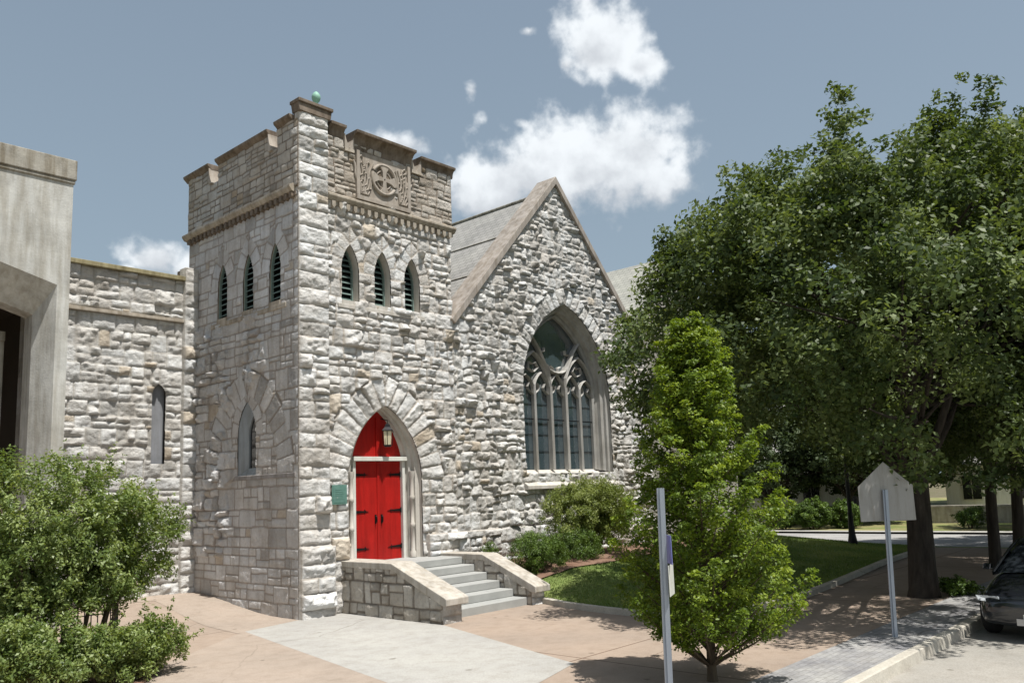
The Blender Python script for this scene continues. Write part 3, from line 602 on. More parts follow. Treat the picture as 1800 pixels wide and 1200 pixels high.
# paired side sub-arches and central teardrop
for s in (-1,1):
    c=wc+s*(IW-lw5); bar(arc_pts(c,lw5,5.45,6.55,10),.04,.12)
    bar([(wc+s*lw5*.5,5.55),(wc+s*.36,5.85),(wc+s*.47,6.10),(wc+s*.62,6.34),(wc+s*.81,6.66),(wc+s*1.12,7.0)],.034,.13)
    bar([(wc,5.98),(wc+s*.20,6.00),(wc+s*.38,6.07),(wc+s*.47,6.2)],.045,.13)
    bar([(c-s*.05,5.95),(c-s*.25,6.1),(c-s*.15,6.25),(c,6.2),(c+s*.15,6.25),(c+s*.2,6.05),(c-s*.05,5.95)],.016,.05)
    bar([(wc+s*.70,6.60),(wc+s*.52,6.62),(wc+s*.50,6.74)],.022,.05); bar([(wc+s*.10,6.0),(wc+s*.12,6.14),(wc+s*.24,6.20)],.022,.05)
bar(inn2[1:-1],.05,.10); bar([(wc-IW+.03,3.05),(wc-IW+.03,5.3)],.05,.1); bar([(wc+IW-.03,3.05),(wc+IW-.03,5.3)],.05,.1)
mb.build('tracery',M_winst,big)
mb=MB(); mb.tube([(wc-IW,gy+.0,4.55),(wc+IW,gy+.0,4.55)],.018,6)
for k in range(5):
    for zz in (3.6,4.1,5.0): mb.tube([(wc-IW+lw5*k,gy+.045,zz),(wc-IW+lw5*(k+1),gy+.045,zz)],.008,4)
mb.build('saddle_bar',M_iron,big)
# nave body and roof
mb=MB(); mb.prism([(GL+.05,.0),(GL+.05,7.0),(AP[0],AP[1]-.35),(GR-.05,7.0),(GR-.05,0)],1,.60,.85)
mb.box(GL+.05,GL+.3,.85,16,0,6.9); mb.box(GR-.3,GR-.05,.2,16,0,6.9); mb.box(GL,GR,15.7,16,0,6.9)
mb.build('nave_wall',M_brown,church)
mb=MB(); rx,rz=9.25,11.62
for s in (-1,1):
    e=(rx+s*(rx-GL+.1), rz-1.10*(rx-GL+.1)); n_=(s*.12*.74,.12*.67)
    mb.prism([(rx,rz),e,(e[0],e[1]-.14),(rx,rz-.18)],1,.5,16.2)
mb.build('nave_roof',M_slate,church)
mb=MB(); mb.tube([(rx,.5,rz+.02),(rx,16.2,rz+.02)],.06,8)
for k in (2.1,4.0): 
    mb.tube([(rx-k*.67,.55,rz-k*.74+.03),(rx-k*.67,16.2,rz-k*.74+.03)],.022,6)
mb.build('ridge_roll',M_concd,church)
# east wing seen over the gable
mb=MB()
for s in (-1,1): mb.prism([(18,11.4),(18+s*5.0,6.6),(18+s*5.0,6.45),(18,11.2)],1,1.0,16)
mb.build('wing_roof',M_tanroof,church)
mb=MB(); mb.prism([(13.9,-.2),(13.9,7.2),(18,11.1),(22.1,7.2),(22.1,-.2)],1,1.2,15.9); mb.build('wing_wall',dressed('far_pale_stone',(.42,.40,.36),.3,2,.8),church)
# ---- low annex wall on the left, set back
stone_wall('annex_wall',(0,4.55,0),X_,(0,-1,0),-3.95,-.33,-.2,7.0,MSG,church,31,openings=[(-.92,.17,3.45,5.1,5.4)],amp=(.03,.08),ch=(.28,.46),wd=(.25,.6),full=.42,ew=.05,res=.032)
stone_wall('annex_wall',(0,4.55,0),X_,(0,-1,0),-3.95,-.33,7.08,8.06,MSG,church,32,amp=(.03,.08),ch=(.26,.40),wd=(.25,.6),full=.4,ew=.05,res=.032)
stone_wall('annex_pier',(0,4.42,0),X_,(0,-1,0),-.36,.02,-.2,8.42,MSG,church,33,rects=[(-.36,.02,-.2+.33*k,-.2+.33*(k+1)) for k in range(27)],amp=(.04,.08),ew=.08,res=.03)
mb=MB(); mb.box(-3.85,-.36,4.42,4.9,6.98,7.06); mb.build('string_course',M_trim,church,.01)
mb=MB(); mb.box(-3.85,-.36,4.38,5.0,8.06,8.17); mb.build('annex_coping',dressed('mossy_coping',(.36,.32,.19),.4,3),church,.01)
mb=MB(); mb.box(-3.8,.1,5.0,9,-.2,8.0); mb.box(-.34,.0,4.5,4.9,-.2,8.4); mb.build('annex_core',M_brown,church)
mb=MB(); mb.box(-1.12,-.72,4.68,4.72,3.4,5.45); mb.build('annex_shadow_panel',dressed('shadow_strip_grey',(.26,.27,.29),.2,3),church)  # panel behind the slit, its grey standing in for a pale shadow strip
# ================================================================ STEPS
st=empty('entrance_steps',(2.8,-1.6,0),'grey concrete steps between two stone cheek walls rising to the red door','steps')
for k in range(6):
    y=-2.93+k*.40; x0=1.62; mb=MB()
    mb.box(x0,3.95,y-.02,(y+.44) if k<5 else .40,(k)*.165-(.2 if k==0 else .0)+.001*k,(k+1)*.165); mb.build('step' if k<5 else 'landing',M_step,st,.012)
def cheek(xa,xb,yf,zt,zl,seed,lab,ysl):
    # stone sides
    prof=lambda y:np.where(y>ysl,zt-.13,zt-.13-(zt-zl)*(ysl-y)/(ysl-yf))
    c=stone_wall('cheek_wall',(xa,0,0),Y_,(-1,0,0),yf+.06,.12,-.2,zt,MSC,st,seed,amp=(.012,.05),ch=(.3,.46),wd=(.22,.5),joint=.024,clipf=lambda u,v:v<prof(u)+.03,skirt=.0,ew=.03,res=.025)
    c2=stone_wall('cheek_end',(0,yf+.06,0),X_,(0,-1,0),xa,xb,-.2,zl-.11,MS,st,seed+1,rects=[(xa,xb,-.2,.14),(xa,xb,.14,zl)],amp=(.04,.06),skirt=.3,ew=.06,res=.022)
    mb=MB(); pr=[(.1,-.2),(.1,zt-.12),(ysl,zt-.12),(yf+.08,zl-.12),(yf+.08,-.2)]; mb.prism(pr,0,xa+.01,xb); mb.build('cheek_core',M_trim,st)
    mb=MB(); o=.05; pr=[(.1,zt-.13),(.1,zt),(ysl,zt),(yf-.02,zl+.02),(yf-.10,zl-.02),(yf-.10,zl-.15),(yf+.02,zl-.15),(ysl,zt-.13)]; mb.prism(pr,0,xa-o,xb+o); mb.build('coping',M_cop,st,.015)
cheek(1.10,1.60,-3.36,1.11,.50,41,'',-1.82); cheek(3.97,4.38,-3.12,1.06,.42,45,'',-1.62)
# ================================================================ CONCRETE BUILDING (left edge)
cb=empty('concrete_building',(-6,3,0),'pale concrete building with a wide flat-arched opening at the left edge','building')
yc=2.5; xr=-3.78
out=[(xr-.24,-.2),(xr-.24,7.0),(-5.05,7.30),(-6.4,7.42),(-7.8,7.30),(-8.9,7.0),(-8.9,-.2)]
inn=[(xr-.50,-.2),(xr-.50,6.44),(-5.05,6.68),(-6.4,6.78),(-7.8,6.68),(-8.5,6.44),(-8.5,-.2)]
mb=MB(); n=len(out)
top=[(xr,-.2),(xr,9.28),(-5.05,9.28),(-6.4,9.28),(-7.8,9.28),(-9.3,9.28),(-9.3,-.2)]
mb.strip([(p[0],yc,p[1]) for p in top],[(p[0],yc,p[1]) for p in out]); mb.strip([(p[0],yc,p[1]) for p in out],[(p[0],yc+.55,p[1]) for p in inn]); mb.strip([(p[0],yc+.55,p[1]) for p in inn],[(p[0],yc+1.0,p[1]) for p in inn])
mb.add([(xr,yc,-.2),(xr,yc,9.28),(xr,yc+6,9.28),(xr,yc+6,-.2)],[(0,1,2,3)]); mb.box(-9.3,xr-.0,yc+.02,yc+6,9.2,9.28)
mb.build('portal_wall',M_conc,cb)
mb=MB(); mb.box(-9.4,xr+.05,yc-.06,yc+6,9.28,9.72); mb.box(-9.4,xr+.03,yc-.035,yc+6,9.20,9.28); mb.build('roof_fascia',M_concd,cb,.02)
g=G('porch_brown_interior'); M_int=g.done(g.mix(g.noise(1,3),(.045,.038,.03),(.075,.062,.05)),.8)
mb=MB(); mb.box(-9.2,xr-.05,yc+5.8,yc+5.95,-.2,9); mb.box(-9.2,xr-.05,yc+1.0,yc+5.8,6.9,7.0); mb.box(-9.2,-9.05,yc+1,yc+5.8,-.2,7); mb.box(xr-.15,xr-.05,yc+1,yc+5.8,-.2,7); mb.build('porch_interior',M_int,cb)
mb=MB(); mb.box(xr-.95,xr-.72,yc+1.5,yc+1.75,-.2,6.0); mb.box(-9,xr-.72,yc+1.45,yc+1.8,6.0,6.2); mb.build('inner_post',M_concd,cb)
# ================================================================ GROUND
def gz(x,y):
    x=np.asarray(x,float); y=np.asarray(y,float)
    return .34*sstep(.6,4.6,y)*(1-sstep(0,.3,x))
def lawnz(x,y):
    return .07+.58*sstep(-6.5,-.6,y)*sstep(4.0,6.6,x)*(1-sstep(17,24,x))+.02*fbm(x*.4,y*.4,2)
def sheet(name,poly,z,m,zf=None,res=.35,kind='structure',side=0):
    bm=bmesh.new(); vs=[bm.verts.new((p[0],p[1],0)) for p in poly]; f=bm.faces.new(vs)
    if f.normal.z<0: f.normal_flip()
    if zf:
        xs=[p[0] for p in poly]; ys=[p[1] for p in poly]
        for ax,lo,hi in ((0,min(xs),max(xs)),(1,min(ys),max(ys))):
            t=lo+res
            while t<hi:
                co=(t,0,0) if ax==0 else (0,t,0); no=(1,0,0) if ax==0 else (0,1,0)
                bmesh.ops.bisect_plane(bm,geom=bm.verts[:]+bm.edges[:]+bm.faces[:],plane_co=co,plane_no=no); t+=res
    for v in bm.verts: v.co.z=z+(float(zf(v.co.x,v.co.y)) if zf else 0)
    bm.normal_update()
    for f_ in bm.faces:
        if f_.normal.z<0: f_.normal_flip()
    me=bpy.data.meshes.new(name); bm.to_mesh(me); bm.free(); me.materials.append(m)
    for p in me.polygons: p.use_smooth=True
    o=link(bpy.data.objects.new(name,me)); o['kind']=kind; return o
KY=-11.16
sheet('ground',[(-300,-300),(600,-300),(600,400),(-300,400)],-.22,M_soil)
sheet('street',[(-80,-22),(160,-22),(160,KY-.16),(-80,KY-.16)],-.145,M_road)
sheet('cross_street',[(22.3,-11.0),(22.3,80),(30.3,80),(30.3,-11.0)],-.139,M_road2)
sheet('pavement',[(-40,KY+.02),(21.5,KY+.02),(21.5,-6.3),(21.5,14),(-40,14)],0,M_walk,gz,.5)
sheet('concrete_apron',[(-1.42,-.42),(.3,.3),(1.5,.2),(1.06,-3.35),(-.36,-7.63),(-1.75,-8.05),(-2.9,-7.3)],.004,M_patch,gz,.5)
sheet('terrace_paving',[(-9,4.6),(.1,4.6),(.1,-.1),(-1.40,-.42),(-1.62,-.55),(-1.25,3.8),(-3.2,4.3),(-9,4.3)],.005,M_grit,gz,.5)
sheet('beige_paving',[(-1.62,-.55),(-1.42,-.42),(-2.9,-7.3),(-3.6,-11.1),(-9,-11.1),(-9,-6)],.003,M_grit,gz,.6)
sheet('paver_strip',[(-30,KY+.0),(20,KY+.0),(20,-10.15),(-30,-10.30)],.006,M_paver)
mb=MB(); mb.prism([(KY-.19,-.2),(KY-.16,.0),(KY-.14,.012),(KY-.01,.012),(KY,-.0),(KY,-.2)],0,-60,21); o=mb.build('street_kerb',M_kerb); tag(o,kind='structure')
crv=[(4.42,-2.9),(4.20,-3.5),(4.0,-4.1),(3.82,-5.1),(3.72,-6.1),(3.95,-6.9),(4.7,-7.5),(6.6,-7.75),(10,-7.4),(15.2,-6.75),(21.4,-6.3)]
lp=crv+[(21.4,.3),(13.8,.3),(4.42,.2)]
sheet('lawn',lp,.0,M_lawn,lawnz,.4)
sheet('planting_bed',[(-7.6,-.9),(-4.25,-.75),(-4.0,-1.7),(-4.35,-3.0),(-5.2,-3.9),(-7.6,-4.2)],.02,M_mulch)
sheet('mulch_bed',[(4.42,.15),(4.45,-1.75),(6.0,-2.30),(8.0,-2.30),(9.8,-2.15),(12.6,-1.9),(13.9,-.9),(13.9,.2)],.035,M_mulch,lawnz,.35)
mb=MB()
for s,(za,zb) in ((0,(.10,.10)),):
    A=[Vector((p[0],p[1],0)) for p in crv]; pts=[]
    for i in range(len(A)-1):
        for k in range(4): pts.append(A[i].lerp(A[i+1],k/4))
    pts.append(A[-1]); L1=[];L2=[]
    for i,p in enumerate(pts):
        t=(pts[min(i+1,len(pts)-1)]-pts[max(i-1,0)]).normalized(); nr=Vector((t.y,-t.x,0)); L1.append(p-nr*.08); L2.append(p+nr*.08)
    up=lambda Q,z:[(q.x,q.y,z) for q in Q]
    mb.strip(up(L1,-.02),up(L1,.11)); mb.strip(up(L1,.11),up(L2,.11)); mb.strip(up(L2,.11),up(L2,-.02))
tag(mb.build('lawn_edging',M_kerb),kind='structure')
sheet('far_lawn',[(30.5,-11),(30.5,60),(90,60),(90,-11)],-.06,M_fardry)
sheet('far_pavement',[(30.35,-11),(30.35,60),(31.3,60),(31.3,-11)],-.05,M_patch)
sheet('far_verge',[(21.45,-11),(21.45,60),(22.25,60),(22.25,-11)],-.03,M_lawn)
sheet('opposite_verge',[(-80,-22.2),(160,-22.2),(160,-60),(-80,-60)],-.05,M_fardry)
sheet('hill_ground',[(-80,14),(14,14),(14,60),(-80,60)],-.05,M_lawn)
# ================================================================ FOLIAGE
def leaves(name,P,Nrm,size,m,par,rng,aspect=.5,tint=None,jit=.8,droop=0,fold=True):
    n=len(P); a=rng.normal(size=(n,3)); nr=Nrm+jit*a; nr/=np.linalg.norm(nr,axis=1,keepdims=True)
    t=rng.normal(size=(n,3)); t[:,2]-=droop; t-=nr*(t*nr).sum(1,keepdims=True); t/=np.linalg.norm(t,axis=1,keepdims=True)
    b=np.cross(nr,t); s=(size*rng.uniform(.65,1.25,n))[:,None]
    tip=P+t*s*.6; ba=P-t*s*.5; l=P+b*s*aspect*.5+nr*s*.12; r_=P-b*s*aspect*.5+nr*s*.12
    V=np.stack([ba,l,tip,r_],1).reshape(-1,3); Fq=np.arange(4*n).reshape(n,4)
    tv=rng.random(n) if tint is None else tint
    return mesh_np(name,V,Fq,m,par,False,{'tint':np.repeat(np.clip(tv,0,1),4)})
def clumps(rng,cent,rad,per,flat=1.):
    """leaf positions around clump centres, denser at the rim"""
    k=np.repeat(np.arange(len(cent)),per); d_=rng.normal(size=(len(k),3)); d_/=np.linalg.norm(d_,axis=1,keepdims=True)
    rr=rng.random(len(k))**.5; P=cent[k]+d_*(rad[k]*rr)[:,None]*np.array([1,1,flat]); return P,d_,k
def surf(rng,n,c,r_,zlo=-1):
    d_=rng.normal(size=(int(n*2.5),3)); d_/=np.linalg.norm(d_,axis=1,keepdims=True); d_=d_[d_[:,2]>zlo][:n]
    return np.array(c)+d_*np.array(r_),d_
def branch(mb,a,b,r0,r1,rng,sag=.15,seg=6,n=5):
    a=np.array(a,float);b=np.array(b,float); L_=np.linalg.norm(b-a); off=rng.normal(size=3)*L_*.06
    pts=[tuple(a+(b-a)*t+off*math.sin(PI*t)+np.array([0,0,-sag*L_*math.sin(PI*t)*.5])) for t in [i/n for i in range(n+1)]]
    mb.tube(pts,[r0+(r1-r0)*i/n for i in range(n+1)],seg); return pts
LEAN=Matrix.Rotation(.05,4,Vector((.74,.67,0)))
def oak(loc,seed,label,rx=5.7,rz=4.15,cz=5.65,nl=230000,size=.105,trunk=.27,lobes=60,m=M_oak,group='street trees beside the pavement',name='oak_tree',H=2.4,zmin=2.25):
    rng=np.random.default_rng(seed); t=empty(name,loc,label,'tree',group); t.location=(0,0,0)
    cen=[];rad=[]
    # big lobes over an ellipsoid, spiky toward the top
    LC,_=surf(rng,lobes,(0,0,cz),(rx*.76,rx*.76,rz*.76),-.85); LC=LC[LC[:,2]>zmin+.8]
    LC=np.vstack([LC,np.column_stack([rng.uniform(-.45,.45,8)*rx,rng.uniform(-.45,.45,8)*rx,cz+rng.uniform(-.3,.4,8)*rz])])
    LR=rng.uniform(.17,.29,len(LC))*rx
    for c,r_ in zip(LC,LR):
        p,d_=surf(rng,22,c,(r_,r_,r_*.8)); cen.append(p); rad.append(np.full(len(p),1.)*rng.uniform(.24,.52,len(p)))
    # leaders that stick out of the outline
    for k in range(60):
        a=rng.uniform(0,2*PI); e=rng.uniform(.0,1.4); ce=math.cos(e); base=np.array([rx*.88*ce*math.cos(a),rx*.88*ce*math.sin(a),cz+rz*.92*math.sin(e)])
        dr=np.array([ce*math.cos(a)*.7,ce*math.sin(a)*.7,.9]); dr/=np.linalg.norm(dr); L_=rng.uniform(.6,1.2)+.7*math.sin(e)*rng.random()
        for q in range(6): cen.append((base+dr*L_*q/5+rng.normal(size=3)*.12)[None]); rad.append(np.array([.48-.055*q]))
    cen=np.vstack(cen); rad=np.concatenate(rad); 
    k=cen[:,2]>zmin+.25*np.hypot(cen[:,0],cen[:,1])*0; cen=cen[k]; rad=rad[k]
    w=rad**2; per=np.maximum(3,(nl*w/w.sum())).astype(int)
    kk=np.repeat(np.arange(len(cen)),per); d_=rng.normal(size=(len(kk),3)); d_/=np.linalg.norm(d_,axis=1,keepdims=True)
    P=cen[kk]+d_*(rad[kk]*rng.random(len(kk))**.45)[:,None]*np.array([1,1,.8])
    fz=np.interp(P[:,2],[2.4,4.5,7.2,9,10.8],[1.14,1.24,1.04,.92,.85]); P[:,0]*=fz; P[:,1]*=fz
    ct=rng.random(len(cen)); out=(P-np.array([0,0,cz])); out/=np.linalg.norm(out,axis=1,keepdims=True)
    Nn=out*.5+np.array([0,0,.75]); 
    leaves('crown',P,Nn,np.full(len(P),size),m,t,rng,.62,tint=ct[kk]*.65+rng.random(len(kk))*.4-.05,jit=.75,droop=.3)
    mb=MB(); base=[(0,0,-.1),(.01,.0,.15),(.03,.02,.6),(.05,.03,1.4),(.04,.05,H),(.0,.1,H+1.3),(-.05,.1,cz+rz*.35)]
    mb.tube(base,[trunk*1.3,trunk*1.1,trunk*1.0,trunk*.93,trunk*.88,trunk*.6,trunk*.15],14)
    for k in range(15):
        a=k*2.4+rng.uniform(-.3,.3); z0=H-.4+rng.uniform(0,1)*2.6; tgt=LC[rng.integers(len(LC))]; a=math.atan2(tgt[1],tgt[0])
        pts=branch(mb,(0,0.05,z0),tgt,trunk*.36,.03,rng,-.1)
        for q in range(3):
            t2=np.array(pts[3])+rng.normal(size=3)*np.array([1.2,1.2,.7])+np.array([math.cos(a),math.sin(a),.4])*.8; branch(mb,pts[2+q%2],t2,.05,.012,rng,0,5)
    mb.build('trunk',M_bark,t); t.location=loc; t.rotation_euler=LEAN.to_euler()
    for ch in t.children: ch.matrix_parent_inverse=Matrix.Identity(4)
    return t
def dup(root,loc,label,rot=0,sc=1,group=None,name_slim=False):
    r_=root.copy(); C.objects.link(r_); r_.location=loc; r_.rotation_euler=(LEAN@Matrix.Rotation(rot,4,'Z')).to_euler(); r_.scale=(sc,)*3 if not hasattr(sc,'__len__') else sc; r_['label']=label
    if group: r_['group']=group
    for ch in list(root.children):
        c=ch.copy(); C.objects.link(c); c.parent=r_
        if ch.name.startswith('trunk') and name_slim: c.scale=(.62,.62,1)
    return r_
oak1=oak((8.7,-9.72,0),1,'big dark-leaved street tree with thick trunk just behind the five-sided sign')
g_='street trees beside the pavement'
dup(oak1,(14.75,-9.72,-.02),'street tree with thinner trunk, second behind the five-sided sign',2.1,(.86,.86,1.13),g_,True)
dup(oak1,(17.3,-9.75,-.02),'street tree with dark trunk, third along the pavement near the right edge',4.0,(.95,.95,1.20),g_,True)
dup(oak1,(24,-9.9,-.02),'street tree farthest along the pavement, across the side street',5.1,(.9,.9,1.1),g_)
# small columnar tree at the kerb
def column_tree(loc,seed):
    rng=np.random.default_rng(seed); t=empty('columnar_tree',(0,0,0),'small bright green pyramidal tree planted in the paved strip by the kerb','tree')
    Z=[.45,.8,1.2,1.7,2.3,2.9,3.4,3.9,4.3,4.72]; Rr=[.55,1.05,1.22,1.20,1.05,.88,.68,.50,.34,.08]
    cen=[];rad=[];mb=MB()
    mb.tube([(0,0,-.1),(0,0,.1),(.02,0,.6),(0,.02,1.5),(.02,0,2.8),(0,0,4.3)],[.085,.062,.055,.05,.032,.01],10)
    nb=165
    for k in range(nb):
        z=.62+(k/nb)**.9*4.0+rng.uniform(-.1,.1); a=k*2.39996+rng.uniform(-.3,.3); r_=np.interp(z,Z,Rr)*(rng.uniform(.62,1.04)); lift=.95-.45*z/4.5
        s=np.array([0,0,max(.16+.003*k,z-r_*lift)]); e=np.array([r_*math.cos(a),r_*math.sin(a),z])
        mb.tube([tuple(s),tuple((s+e)/2+np.array([0,0,-.05])),tuple(e)],[.017,.011,.004],5)
        m_=7
        for q in range(m_):
            f0=.55 if z<1.1 else .38; f_=f0+(1-f0)*q/(m_-1); c=s+(e-s)*f_; cen.append(c+rng.normal(size=3)*.035); rad.append(.15*(1.15-.45*f_)+.03)
        cen.append(e+np.array([math.cos(a)*.05,math.sin(a)*.05,.10])); rad.append(.07)
    cen=np.array(cen);rad=np.array(rad); per=60; kk=np.repeat(np.arange(len(cen)),per)
    d_=rng.normal(size=(len(kk),3)); d_/=np.linalg.norm(d_,axis=1,keepdims=True)
    P=cen[kk]+d_*(rad[kk]*rng.random(len(kk))**.4)[:,None]*np.array([1.15,1.15,.62])
    out=P*np.array([1,1,0]); out/=np.linalg.norm(out,axis=1,keepdims=True)+1e-6
    ct=rng.random(len(cen)); leaves('crown',P,out*.35+np.array([0,0,.9]),np.full(len(P),.052),M_horn,t,rng,.55,tint=ct[kk]*.6+rng.random(len(kk))*.4,jit=.6)
    mb.build('trunk',M_bark2,t); t.location=loc
    for ch in t.children: ch.matrix_parent_inverse=Matrix.Identity(4)
column_tree((-.27,-9.80,0),5)
# ---- bushes
def shrub(name,label,loc,blobs_,nl,size,m,seed,stems=6,stemh=.5,clr=.16,group=None,cat='bush',asp=.5,spiky=0,mb_=M_bark2):
    rng=np.random.default_rng(seed); t=empty(name,(0,0,0),label,cat,group); cen=[];rad=[]
    for (bx,by,bz,rx,ry,rz) in blobs_:
        n=int(16+ (rx*ry+rx*rz+ry*rz)*4*PI/3/(clr*clr*3.2)); p,d_=surf(rng,n,(bx,by,bz),(rx*.88,ry*.88,rz*.88)); p=p*(1)+d_*rng.normal(size=(len(p),1))*clr*.55
        cen.append(p); rad.append(rng.uniform(.6,1.15,len(p))*clr)
        p=np.array([bx,by,bz])+rng.normal(size=(n//3,3))*np.array([rx,ry,rz])*.35; cen.append(p); rad.append(np.full(len(p),clr))
        if spiky:
            for k in range(spiky):
                a=rng.uniform(0,2*PI); e=rng.uniform(-.2,1.4); dr=np.array([math.cos(e)*math.cos(a),math.cos(e)*math.sin(a),math.sin(e)]); b=np.array([bx,by,bz])+dr*np.array([rx,ry,rz])*.9
                for q in range(4): cen.append((b+(dr+np.array([0,0,.5]))*.09*q)[None]); rad.append(np.array([clr*(.55-.1*q)]))
    cen=np.vstack(cen);rad=np.concatenate(rad); k=cen[:,2]>.06; cen=cen[k];rad=rad[k]
    w=rad**2; per=np.maximum(4,nl*w/w.sum()).astype(int); kk=np.repeat(np.arange(len(cen)),per)
    d_=rng.normal(size=(len(kk),3)); d_/=np.linalg.norm(d_,axis=1,keepdims=True); P=cen[kk]+d_*(rad[kk]*rng.random(len(kk))**.45)[:,None]
    c0=np.array([[b[0],b[1],b[2]] for b in blobs_]).mean(0); out=P-c0; out/=np.linalg.norm(out,axis=1,keepdims=True)
    ct=rng.random(len(cen)); leaves('foliage',P,out*.6+np.array([0,0,.6]),np.full(len(P),size),m,t,rng,asp,tint=ct[kk]*.55+rng.random(len(kk))*.45,jit=.7)
    mb=MB(); bb=blobs_[0]
    for k in range(stems):
        b=blobs_[k%len(blobs_)]; a=rng.uniform(0,2*PI); s=(bb[0]*.3+b[0]*.5+.15*math.cos(a),bb[1]*.3+b[1]*.5+.15*math.sin(a),-.1); e=(b[0]+b[3]*.5*math.cos(a),b[1]+b[4]*.5*math.sin(a),b[2]+b[5]*.3)
        branch(mb,s,e,.04,.01,rng,0,6)
    mb.build('stem',mb_,t); t.location=loc
    for ch in t.children: ch.matrix_parent_inverse=Matrix.Identity(4)
    return t
shrub('leafy_bush','tall light green loose bush in front of the concrete building',(-5.35,-1.9,0),[(-.35,.1,2.35,1.05,.9,.95),(.55,.15,2.35,.85,.8,.85),(1.15,.1,1.85,.75,.7,.65),(-.9,0,1.6,.9,.8,.75),(.15,-.1,1.65,1.0,.8,.62),(.8,0,1.32,.52,.55,.36),(-.4,0,1.12,.9,.6,.28)],76000,.060,M_bush,61,11,clr=.17,spiky=16,asp=.45)
shrub('low_bush','low bright green bush spreading under the tall loose bush at the left edge',(-5.2,-2.9,0),[(-.4,0,.48,.75,.6,.36),(.35,.05,.42,.65,.6,.32),(.95,.2,.42,.45,.5,.30),(-1.1,.1,.62,.6,.6,.42)],38000,.055,M_bush,62,7,clr=.14,spiky=8,asp=.5)
shrub('yew_shrub','dark green rounded shrub nearest the steps in front of the gable',(6.0,-1.55,.36),[(0,0,.5,.85,.65,.55),(-.2,.0,.62,.5,.5,.48)],26000,.035,M_yew,63,4,clr=.12,group='dark clipped shrubs below the gable window',spiky=3)
shrub('yew_shrub','dark green rounded shrub farther from the steps, against the first one',(7.55,-1.45,.42),[(0,0,.55,.95,.65,.55),(.25,.1,.4,.75,.6,.45)],26000,.035,M_yew,64,4,clr=.12,group='dark clipped shrubs below the gable window',spiky=3)
shrub('yew_shrub','small dark shrub half hidden behind the far cheek wall of the steps',(4.95,-.9,.25),[(0,0,.5,.22,.3,.5)],6000,.035,M_yew,65,2,clr=.09,group='dark clipped shrubs below the gable window')
shrub('open_shrub','large olive green open shrub growing under the gable window sill',(8.7,-1.15,.5),[(-.9,0,1.35,.95,.6,.72),(.1,.05,1.55,1.0,.6,.72),(1.1,.1,1.40,.95,.6,.68),(.7,.0,.9,.8,.5,.5)],60000,.05,M_shrub,66,10,clr=.15,spiky=9)
# groundcover tuft by the big trunk
shrub('leafy_tuft','small green leafy clump beside the foot of the thick street tree',(9.3,-10.25,0),[(0,0,.14,.45,.35,.18)],3500,.06,M_yew,67,2,clr=.1,cat='plant')
# ---- sign poles
def u_post(m,p0,p1,w=.045,sx=1):
    a,b=Vector(p0),Vector(p1); 
    prof=[(-w,0),(-w*.9,.012),(-w*.35,.012),(-w*.3,.035),(w*.3,.035),(w*.35,.012),(w*.9,.012),(w,0),(w*.45,0),(w*.38,.022),(-w*.38,.022),(-w*.45,0)]
    dr=Vector((.62,-.78,0)); nn_=Vector((-.78,-.62,0)); n=len(prof)
    A=[tuple(a+dr*x+nn_*y) for x,y in prof]; B=[tuple(b+dr*x+nn_*y) for x,y in prof]
    m.strip(A,B,close=True); m.add(B,[tuple(range(n))])
sp=empty('sign_post',(-1.93,-10.2,0),'thin steel post with small parking plates seen edge-on, in front of the pyramidal tree','sign post')
mb=MB(); u_post(mb,(-1.93,-10.2,-.1),(-1.845,-10.2,2.46)); mb.build('post',M_galv,sp)
g=G('blue_plate_edge'); M_blue=g.done(g.mix(g.noise(5),(.16,.17,.42),(.22,.23,.50)),.5)
vd=Vector((.80,.60,0)); wd=Vector((.60,-.80,0))
def plate(c,hw,hh,ang,th,m,name):
    a=Vector((math.cos(ang),math.sin(ang),0)); b=Vector((-a.y,a.x,0)); z=Vector((0,0,1)); v=[]
    for s in (-1,1):
        for p,q in ((-1,-1),(1,-1),(1,1),(-1,1)): v.append(tuple(Vector(c)+a*hw*p+z*hh*q+b*th*s))
    k=MB(); k.add(v,[(3,2,1,0),(4,5,6,7),(0,1,5,4),(1,2,6,5),(2,3,7,6),(3,0,4,7)]); return k.build(name,m,sp,.003)
va=math.atan2(-10.2+15.43,-1.86+10.1)
plate((-1.80,-10.23,1.77),.16,.16,va+.20,.004,M_blue,'blue_plate'); plate((-1.78,-10.23,1.43),.16,.17,va-.17,.004,M_white,'white_plate')
s5=empty('school_sign',(3.84,-10.7,0),'grey back of a five-sided road sign on a steel post beside the kerb','road sign')
mb=MB(); u_post(mb,(3.84,-10.7,-.1),(4.06,-10.7,2.28)); mb.build('post',M_galv,s5)
c=Vector((4.10,-10.7,2.24)); a=Vector((.66,-.75,0)); b=Vector((.75,.66,0))*1; pg=[(-.445,-.46),(.445,-.46),(.445,.10),(.0,.49),(-.445,.10)]
v=[tuple(c+a*x+b*(.012+t)+Vector((.0,0,z))) for t in (0,.005) for x,z in pg]
k=MB(); k.add(v,[(0,1,2,3,4),(9,8,7,6,5)]+[(i,(i+1)%5,5+(i+1)%5,5+i) for i in range(5)]); k.build('sign_plate',M_alu,s5,.002)
for z in (2.0,2.2): k=MB(); k.tube([tuple(c+b*.01+Vector((-.01,0,z-2.24))),tuple(c-b*.045+Vector((-.01,0,z-2.24)))],.012,8); k.build('bolt',M_galv,s5)
